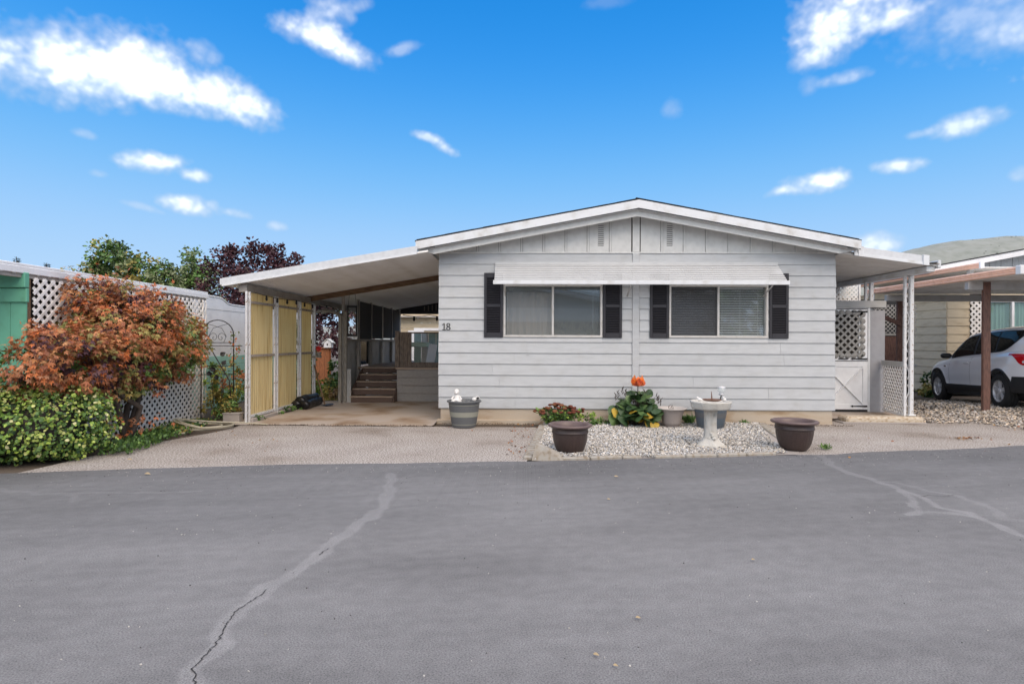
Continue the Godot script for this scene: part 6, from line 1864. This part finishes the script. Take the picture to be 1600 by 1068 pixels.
	for q in [[-11.35, 13.9], [-13.9, 13.9]]:
		span("post", c, M.brownpost, Vector3(q[1], 0.15, q[0] - 0.06), Vector3(q[1] + 0.13, 2.6, q[0] + 0.06), 0.01)
	# upper awning along the beige home
	var u := thing("side_awning", "second copper edged awning along the side of the beige home", "awning")
	var ug := part("gutter", u, extruded(prof, 5.0), M.copper)
	ug.transform = Transform3D(Basis(Vector3(-1, 0, 0), Vector3(0, 1, 0), Vector3(0, 0, -1)), Vector3(11.0, 3.335, -14.1))
	for k in 24:
		bx("roof_pan", u, M.pan, Vector3(11.75, 3.345, -14.2 - 0.205 * k), Vector3(1.5, 0.02, 0.2))
	cb("end_cap", u, M.nwhite, Vector3(10.97, 3.395, -14.07), Vector3(0.10, 0.16, 0.06), 0.01)
	span("post", u, M.greybeam, Vector3(11.05, 2.76, -14.65), Vector3(11.16, 3.34, -14.55), 0.006)
	span("post", u, M.nwhite, Vector3(11.05, 0.0, -18.7), Vector3(11.16, 3.34, -18.6), 0.006)
	# dim patio screen between the two homes
	var s := thing("patio_screen", "dark patio screen with lattice top and brown panel between the two homes", "screen", Vector3(10.1, 0, -15.6))
	span("panel", s, M.brownpost, Vector3(-0.75, 0.95, -0.02), Vector3(0.05, 1.70, 0.0), 0.004)
	lattice(s, M.latticegrey, Vector3(-0.75, 1.78, 0.0), Vector3.RIGHT, 0.72, 0.75, 0.11, 0.02)
	span("frame", s, M.latticegrey, Vector3(-0.8, 1.71, -0.03), Vector3(0.1, 1.77, 0.02), 0.004)
	span("frame", s, M.latticegrey, Vector3(-0.02, 1.77, -0.03), Vector3(0.04, 2.6, 0.02), 0.004)
	span("shade_backing", s, M.black, Vector3(-1.6, 0.1, -0.4), Vector3(0.45, 2.7, -0.36))  # black sheet in place of the deep shade between the homes
	lattice(s, M.latticegrey, Vector3(0.06, 1.65, -0.1), Vector3.RIGHT, 0.36, 0.95, 0.20, 0.05)
	span("sill_board", s, M.greybeam, Vector3(-0.9, 0.90, -0.02), Vector3(0.35, 0.945, 0.05), 0.004)
	# far hill
	var ridge := [[-1400.0, 8.0], [-300.0, 14.0], [0.0, 26.0], [150.0, 44.0], [260.0, 66.0], [340.0, 86.0], [394.0, 98.5], [413.0, 104.5], [429.0, 107.5], [447.0, 108.3], [465.0, 110.0], [484.0, 113.5], [510.0, 113.0], [600.0, 118.0], [800.0, 96.0], [1400.0, 40.0]]
	var n1 := noise(0.012, 15, 5)
	var hill := patch(func(a, b):
		var x := lerpf(-1400, 1400, a)
		var y := 0.0
		for k in ridge.size() - 1:
			if x >= ridge[k][0] and x <= ridge[k + 1][0]:
				var t: float = (x - ridge[k][0]) / (ridge[k + 1][0] - ridge[k][0])
				y = lerpf(ridge[k][1], ridge[k + 1][1], t)
		var zz := lerpf(-330, -980, b)
		var up := smoothstep(0.0, 0.42, b) if b < 0.42 else 1.0 - 0.5 * smoothstep(0.42, 1.0, b)
		y = y * up - 2.0 + (n1.get_noise_2d(x, zz) * 9.0 + n1.get_noise_2d(x * 4.0, zz * 4.0) * 1.6) * minf(up, 1.0) * (0.12 + 0.88 * smoothstep(0.0, 0.14, absf(b - 0.42)))
		return Vector3(x, y, zz)
		, 260, 60)
	setting(part("hill", self, hill, M.hill), "smooth dry grey green hill beyond the right neighbour")
	var bp := []; var bt := []
	var hm := patch_height(ridge)
	for k in 120:
		var x := rnd(250, 620); var b := rnd(0.2, 0.44)
		bp.append(Transform3D(Basis.from_scale(Vector3(rnd(0.7, 2.0), rnd(0.5, 1.2), rnd(0.7, 2.0))), Vector3(x, hm.call(x, b) - 0.2, lerpf(-330, -980, b))))
		bt.append(Color(0.17, 0.18, 0.15))
	var scrub := spray("hill_scrub", self, pebble(), M.stone, bp, bt, "sparse dark scrub dotted over the far hill", "scrub")
	scrub.set_meta("kind", "stuff")

func patch_height(ridge: Array) -> Callable:
	var n1 := noise(0.012, 15, 5)
	return func(x, b):
		var y := 0.0
		for k in ridge.size() - 1:
			if x >= ridge[k][0] and x <= ridge[k + 1][0]:
				y = lerpf(ridge[k][1], ridge[k + 1][1], (x - ridge[k][0]) / (ridge[k + 1][0] - ridge[k][0]))
		var zz := lerpf(-330, -980, b)
		var up := smoothstep(0.0, 0.42, b) if b < 0.42 else 1.0
		return y * up - 2.0 + n1.get_noise_2d(x, zz) * 9.0 * minf(up, 1.0) * (0.12 + 0.88 * smoothstep(0.0, 0.14, absf(b - 0.42)))

# ------------------------------------------------------------------ the white car
func car() -> void:
	# axes of the car: -z ahead, x to its right; axles at z -1.39 and 1.39 - 0.02
	var at := Vector3(10.88, 0.14, -13.05)
	var c := thing("white_car", "white compact sport utility car parked under the copper guttered carport", "car", at, -0.236)
	c.rotation.x = -0.035
	var fa := -1.38; var ra := 1.32
	var wr := 0.355; var arch := 0.415
	var half := func(z: float) -> float:       # half width of the body at the belt
		var w := 0.905
		if z < -1.5:
			w -= 0.26 * pow((-1.5 - z) / 0.75, 2.0)
		if z > 1.5:
			w -= 0.16 * pow((z - 1.5) / 0.75, 2.0)
		return w
	var belt := func(z: float) -> float:
		if z < -1.0:
			return lerpf(0.78, 1.03, pow(clampf((z + 2.22) / 1.22, 0, 1), 0.55))
		return lerpf(1.03, 1.17, clampf((z + 1.0) / 2.9, 0, 1))
	var sill := func(z: float) -> float:
		var y := 0.30
		for a in [fa, ra]:
			var d: float = absf(z - a)
			if d < arch:
				y = maxf(y, wr + sqrt(arch * arch - d * d))
		if z > 1.75:
			y = maxf(y, lerpf(0.42, 0.60, clampf((z - 1.75) / 0.3, 0, 1)))
		if z < -1.85:
			y = maxf(y, 0.34)
		return y
	var zs := []
	for k in 131:
		zs.append(-2.22 + 4.42 * k / 130.0)
	for a in [fa, ra]:
		for d in [-arch, arch]:
			zs.append(a + d * 1.0005)
	zs.sort()
	var sidex := func(y: float, z: float) -> float:
		# flared below the shoulder line, tucked in at the sill
		var w: float = half.call(z)
		var b: float = belt.call(z)
		var t := clampf((y - 0.3) / (b - 0.3), 0, 1)
		var x: float = w * (0.955 + 0.045 * sin(PI * pow(t, 0.8))) - 0.055 * smoothstep(0.86, 1.0, t)
		x += 0.008 * exp(-pow((t - 0.72) / 0.05, 2.0)) - 0.012 * exp(-pow((t - 0.30) / 0.12, 2.0))
		for a in [fa, ra]:
			x += 0.022 * exp(-pow((Vector2(z - a, y - wr).length() - arch) / 0.10, 2.0))
		return x
	var st := start(true)
	var rows := 16
	for s in [-1.0, 1.0]:
		for i in zs.size() - 1:
			for j in rows:
				var q := []
				for e in [[i, j], [i + 1, j], [i + 1, j + 1], [i, j + 1]]:
					var z: float = zs[e[0]]
					var y: float = lerpf(sill.call(z), belt.call(z), e[1] / float(rows))
					q.append(Vector3(s * sidex.call(y, z), y, z))
				if s < 0:
					quad(st, q[0], q[3], q[2], q[1])
				else:
					quad(st, q[0], q[1], q[2], q[3])
	# bonnet and the deck under the glass
	for i in zs.size() - 1:
		for j in 12:
			var q := []
			for e in [[i, j], [i + 1, j], [i + 1, j + 1], [i, j + 1]]:
				var z: float = zs[e[0]]
				var u: float = -1.0 + e[1] / 6.0
				q.append(Vector3(u * sidex.call(belt.call(z), z), belt.call(z) + 0.045 * (1.0 - u * u), z))
			quad(st, q[0], q[3], q[2], q[1])
	# nose and tail
	for e in [-2.22, 2.20]:
		var rim := []
		for j in rows + 1:
			var y: float = lerpf(sill.call(e), belt.call(e), j / float(rows))
			rim.append([sidex.call(y, e), y])
		for j in rows:
			for u in 8:
				var bulge := func(t: float) -> float: return signf(e) * 0.10 * (1.0 - t * t)
				var q := []
				for k in [[j, u], [j + 1, u], [j + 1, u + 1], [j, u + 1]]:
					var t: float = -1.0 + k[1] / 4.0
					q.append(Vector3(rim[k[0]][0] * t, rim[k[0]][1], e + bulge.call(t)))
				if e < 0:
					quad(st, q[0], q[3], q[2], q[1])
				else:
					quad(st, q[0], q[1], q[2], q[3])
	part("body", c, done(st), M.carpaint)
	# cabin: from the belt up to the roof
	var roof := func(z: float) -> float:
		var t := clampf((z + 1.02) / 0.85, 0, 1)
		var y := lerpf(1.03, 1.66, sin(t * PI / 2.0))
		y += 0.06 * sin(PI * clampf((z + 0.3) / 2.4, 0, 1))
		if z > 1.86:
			y = lerpf(y, 1.16, pow(clampf((z - 1.86) / 0.32, 0, 1), 1.3))
		return y
	var cab := func(z: float, t: float) -> Vector2:        # t 0 belt, 1 roof centre
		var b: float = belt.call(z)
		var r: float = maxf(roof.call(z), b + 0.02)
		var w: float = sidex.call(b, z) - 0.012
		var lean := 0.25 * (r - b)
		if t < 0.62:
			var u := t / 0.62
			return Vector2(w - lean * u - 0.02 * sin(PI * u) * -1.0, lerpf(b, r - 0.085 * (r - b) / 0.5, u))
		var v := (t - 0.62) / 0.38
		var an := v * PI / 2.0
		return Vector2((w - lean) * cos(an) * (1.0 - 0.05 * sin(an)), lerpf(r - 0.085 * (r - b) / 0.5, r, sin(an)))
	st = start(true)
	var cz := []
	for k in 71:
		cz.append(-1.02 + 3.2 * k / 70.0)
	for s in [-1.0, 1.0]:
		for i in 70:
			for j in 20:
				var q := []
				for e in [[i, j], [i + 1, j], [i + 1, j + 1], [i, j + 1]]:
					var p: Vector2 = cab.call(cz[e[0]], e[1] / 20.0)
					q.append(Vector3(s * p.x, p.y, cz[e[0]]))
				if s < 0:
					quad(st, q[0], q[3], q[2], q[1])
				else:
					quad(st, q[0], q[1], q[2], q[3])
	part("cabin", c, done(st), M.carpaint)
	# side glass: outlines in (z, share of the cabin side), laid a little proud
	for s in [-1.0, 1.0]:
		for g in [["window_surround", M.carblack, -0.86, 1.90, 0.004, 0.0], ["front_window", M.carglass, -0.74, 0.12, 0.009, 0.03], ["rear_window", M.carglass, 0.21, 0.98, 0.009, 0.03], ["quarter_window", M.carglass, 1.04, 1.78, 0.009, 0.03]]:
			st = start(true)
			var n := 30
			for i in n:
				for j in 6:
					var q := []
					for e in [[i, j], [i + 1, j], [i + 1, j + 1], [i, j + 1]]:
						var z: float = lerpf(g[2], g[3], e[0] / float(n))
						var lo: float = 0.03 + g[5]
						var hi: float = 0.60 - g[5]
						# the front edge follows the windscreen pillar, the back edge kicks up
						var b: float = belt.call(z); var r: float = roof.call(z)
						if r - b < 0.30:
							hi = minf(hi, 0.60 - g[5] * 2.0)
						var kick := clampf((z - 1.15) / 0.75, 0, 1)
						lo += 0.50 * pow(kick, 2.2)
						hi = maxf(hi, lo)
						var p: Vector2 = cab.call(z, lerpf(lo, hi, e[1] / 6.0))
						q.append(Vector3(s * (p.x + g[4]), p.y, z))
					if s < 0:
						quad(st, q[0], q[3], q[2], q[1])
					else:
						quad(st, q[0], q[1], q[2], q[3])
			part(g[0], c, done(st), g[1])
	# windscreen and rear glass
	for g in [["windscreen", -0.98, -0.32], ["rear_screen", 1.80, 2.14]]:
		st = start(true)
		for i in 10:
			for j in 12:
				var q := []
				for e in [[i, j], [i + 1, j], [i + 1, j + 1], [i, j + 1]]:
					var z: float = lerpf(g[1], g[2], e[0] / 10.0)
					var u: float = -1.0 + e[1] / 6.0
					var p: Vector2 = cab.call(z, 1.0 - absf(u) * 0.30)
					q.append(Vector3(signf(u) * p.x * 0.985, p.y + 0.006, z))
				quad(st, q[0], q[3], q[2], q[1])
		part(g[0], c, done(st), M.carglass)
	# black cladding along sill, arches and bumper
	for s in [-1.0, 1.0]:
		st = start(true)
		for i in zs.size() - 1:
			for j in 4:
				var q := []
				for e in [[i, j], [i + 1, j], [i + 1, j + 1], [i, j + 1]]:
					var z: float = zs[e[0]]
					var y0: float = sill.call(z)
					var y1 := maxf(y0 + 0.012, 0.44)
					for a in [fa, ra]:
						if absf(z - a) < arch + 0.07:
							var d: float = absf(z - a)
							y1 = maxf(y1, wr + sqrt(maxf(0.0, pow(arch + 0.05, 2.0) - d * d)))
					if z > 1.75:
						y1 = maxf(y1, 0.66)
						y0 = 0.34
					var y := lerpf(y0, y1, e[1] / 4.0)
					q.append(Vector3(s * (sidex.call(y, z) + 0.012 * sin(PI * minf(1.0, 0.15 + e[1] / 4.0 * 0.8))), y, z))
				if s < 0:
					quad(st, q[0], q[3], q[2], q[1])
				else:
					quad(st, q[0], q[1], q[2], q[3])
		part("cladding", c, done(st), M.carblack)
		# lower sill, nearly down to the ground clearance
		span("sill", c, M.carblack, Vector3(s * 0.84 - 0.03, 0.20, fa + 0.40), Vector3(s * 0.84 + 0.03, 0.34, ra - 0.40), 0.02)
	span("underbody", c, M.carblack, Vector3(-0.74, 0.22, -2.0), Vector3(0.74, 0.62, 2.1), 0.05)
	span("rear_bumper", c, M.carblack, Vector3(-0.70, 0.34, 2.08), Vector3(0.70, 0.64, 2.31), 0.05)
	for s in [-1.0, 1.0]:
		# tail lamp wrapping round the corner
		st = start(true)
		for i in 14:
			for j in 6:
				var q := []
				for e in [[i, j], [i + 1, j], [i + 1, j + 1], [i, j + 1]]:
					var z: float = lerpf(1.60, 2.19, e[0] / 14.0)
					var u: float = e[0] / 14.0
					var y := lerpf(lerpf(1.085, 0.88, smoothstep(0.15, 0.75, u)), lerpf(1.115, 1.10, u), e[1] / 6.0)
					y = minf(y, belt.call(z) - 0.03)
					q.append(Vector3(s * (sidex.call(y, z) + 0.014), y, z))
				if s < 0:
					quad(st, q[0], q[3], q[2], q[1])
				else:
					quad(st, q[0], q[1], q[2], q[3])
		var tl := part("tail_light", c, done(st), M.taillight)
		cb("lens", tl, M.lamplens, Vector3(s * 0.838, 0.945, 2.10), Vector3(0.03, 0.045, 0.14), 0.012)
		cb("reflector", c, M.taillight, Vector3(s * 0.79, 0.55, 2.13), Vector3(0.03, 0.06, 0.16), 0.01)
		# headlight
		cb("headlight", c, M.lamplens, Vector3(s * 0.60, 0.74, -2.06), Vector3(0.26, 0.10, 0.20), 0.04, Vector3(0, s * 0.5, 0))
		# mirror
		var mm := blob_mesh([[Vector3(0, 0, 0), 0.085, 0.78], [Vector3(0.07, 0.0, 0.01), 0.075, 0.85]])
		var mr := part("mirror", c, mm, M.carblack, Vector3(s * 1.0, 1.10, -0.60), Vector3.ZERO, Vector3(s * 1.0, 1, 1))
		mr.rotation.y = 0.2 * s
		# door seams and handles
		for z in [0.165, -0.80]:
			st = start()
			for j in 10:
				var y0 := lerpf(0.46, belt.call(z) - 0.01, j / 10.0); var y1 := lerpf(0.46, belt.call(z) - 0.01, (j + 1) / 10.0)
				quad(st, Vector3(s * (sidex.call(y0, z) + 0.0015), y0, z - 0.004), Vector3(s * (sidex.call(y1, z) + 0.0015), y1, z - 0.004), Vector3(s * (sidex.call(y1, z) + 0.0015), y1, z + 0.004), Vector3(s * (sidex.call(y0, z) + 0.0015), y0, z + 0.004))
			part("door_seam", c, done(st), M.carblack)
		for z in [0.0, 0.92]:
			cb("door_handle", c, M.carpaint, Vector3(s * (sidex.call(0.93, z) + 0.014), 0.93, z), Vector3(0.03, 0.035, 0.20), 0.012)
		cb("badge", c, M.chrome, Vector3(s * (sidex.call(0.86, -1.0) + 0.004), 0.86, -1.0), Vector3(0.012, 0.035, 0.11), 0.005)
	# wheels
	var tyre := lathe([[0.215, -0.105], [0.30, -0.115], [0.340, -0.10], [0.354, -0.07], [0.355, -0.03], [0.351, -0.028], [0.351, -0.022], [0.355, -0.02], [0.355, 0.02], [0.351, 0.022], [0.351, 0.028], [0.355, 0.03], [0.354, 0.07], [0.340, 0.10], [0.30, 0.115], [0.215, 0.105]], 44)
	var rim := lathe([[0.222, -0.10], [0.222, 0.085], [0.234, 0.103], [0.226, 0.106], [0.212, 0.09], [0.205, 0.02], [0.06, 0.0], [0.0, 0.0]], 44)
	var spoke := extruded(PackedVector2Array([Vector2(-0.026, 0.03), Vector2(-0.036, 0.13), Vector2(-0.030, 0.218), Vector2(-0.008, 0.218), Vector2(-0.006, 0.10), Vector2(0.006, 0.10), Vector2(0.008, 0.218), Vector2(0.030, 0.218), Vector2(0.036, 0.13), Vector2(0.026, 0.03)]), 0.03)
	for s in [-1.0, 1.0]:
		for z in [fa, ra]:
			var w := Node3D.new()
			w.name = numbered_part(c, "wheel")
			c.add_child(w, true)
			w.position = Vector3(s * 0.80, wr, z)
			w.rotation.z = -s * PI / 2.0
			part("tyre", w, tyre, M.tyre)
			part("well", w, lathe([[0.0, -0.03], [0.21, -0.03], [0.21, -0.025], [0.0, -0.02]], 24), M.carblack)
			part("rim", w, lathe([[0.222, -0.10], [0.222, 0.085], [0.234, 0.103], [0.226, 0.108], [0.212, 0.09], [0.210, 0.0]], 44), M.rim)
			for k in 5:
				var sp := part("spoke", w, spoke, M.rim)
				sp.transform = Transform3D(Basis(Vector3.UP, TAU * k / 5.0 + 0.3) * Basis(Vector3.RIGHT, PI / 2.0), Vector3(0, 0.086, 0))
			part("hub", w, lathe([[0.0, 0.10], [0.03, 0.098], [0.055, 0.09], [0.06, 0.07], [0.06, 0.03]], 20), M.rim)

func numbered_part(parent: Node, called: String) -> String:
	var n: int = (parent.get_meta("n_" + called) if parent.has_meta("n_" + called) else -1) + 1
	parent.set_meta("n_" + called, n)
	return called if n == 0 else "%s_%03d" % [called, n]

# home across the lane, out of view, set close and tall to fill the window glass
func across() -> void:
	var h := thing("unseen_home_across_lane", "low grey home with brown band across the lane, out of view but mirrored in the left window", "house", Vector3(-0.4, 0, 9.0))
	span("wall", h, M.nwhite, Vector3(-6.0, 0.0, 0.0), Vector3(6.0, 1.75, 6.0))
	span("band", h, M.nosing, Vector3(-6.02, 1.751, -0.02), Vector3(6.02, 2.55, 6.0))
	span("upper_wall", h, M.nwhite, Vector3(-6.0, 2.551, 0.0), Vector3(6.0, 3.3, 6.0))
	for s in [-1.0, 1.0]:
		part("rake_board", h, extruded(PackedVector2Array([Vector2(0, 4.45), Vector2(s * 6.4, 3.15), Vector2(s * 6.4, 3.38), Vector2(0, 4.68)]), 0.1), M.white, Vector3(0, 0, -0.5))
		part("roof", h, extruded(PackedVector2Array([Vector2(0, 4.685), Vector2(s * 6.45, 3.375), Vector2(s * 6.45, 3.41), Vector2(0, 4.72)]), 7.0), M.shingle, Vector3(0, 0, -0.55))
	part("gable", h, extruded(PackedVector2Array([Vector2(-6.0, 3.3), Vector2(6.0, 3.3), Vector2(0, 4.54)]), 0.1), M.greywall, Vector3(0, 0, 0.0))
	plant("unseen_lane_tree", "dark leafy tree across the lane, out of view but mirrored in the right window", "tree", [[Vector3(10.6, 4.0, 10.0), Vector3(2.2, 1.9, 1.8), 1.0], [Vector3(12.2, 3.0, 10.5), Vector3(1.8, 1.7, 1.6), 0.7]], 2600, Vector2(0.2, 0.34), [DEEP, MID], 0.4, oval(0.5, 0.1, 2), Vector3(11.0, 0, 10.2), 0.16)  # unseen tree, darkens the reflection in the right window

func _ready() -> void:
	# ---- camera, sky, sun, exposure
	var cam := Camera3D.new()
	cam.name = "camera"
	cam.fov = 61.36
	cam.near = 0.05
	cam.far = 4000.0
	add_child(cam, true)
	cam.position = Vector3(0, 1.5, 0)
	cam.rotation = Vector3(0, deg_to_rad(1.25), deg_to_rad(0.25))
	cam.current = true
	var env := Environment.new()
	env.background_mode = Environment.BG_SKY
	env.tonemap_mode = Environment.TONE_MAPPER_LINEAR
	env.tonemap_exposure = 1.0
	env.sdfgi_enabled = true
	env.ssao_enabled = true
	env.ssil_enabled = true
	env.background_energy_multiplier = 1.0
	var sky := Sky.new()
	var sm := PanoramaSkyMaterial.new()
	sm.panorama = ImageTexture.create_from_image(sky_image())
	sky.sky_material = sm
	env.sky = sky
	var we := WorldEnvironment.new()
	we.name = "world"
	we.environment = env
	add_child(we, true)
	var sun := DirectionalLight3D.new()
	sun.name = "sun"
	sun.light_energy = 0.84
	sun.light_color = Color(1.0, 0.915, 0.81)
	sun.light_angular_distance = 45.0
	sun.shadow_enabled = true
	sun.rotation_degrees = Vector3(-47, 30, 0)
	add_child(sun, true)
	# ---- what stands there
	materials()
	ground_and_road()
	drives()
	home()
	carport()
	porch()
	right_side()
	right_neighbour()
	left_side()
	across()
	car()
	pots()
	garden()
	trees()
	gravel()
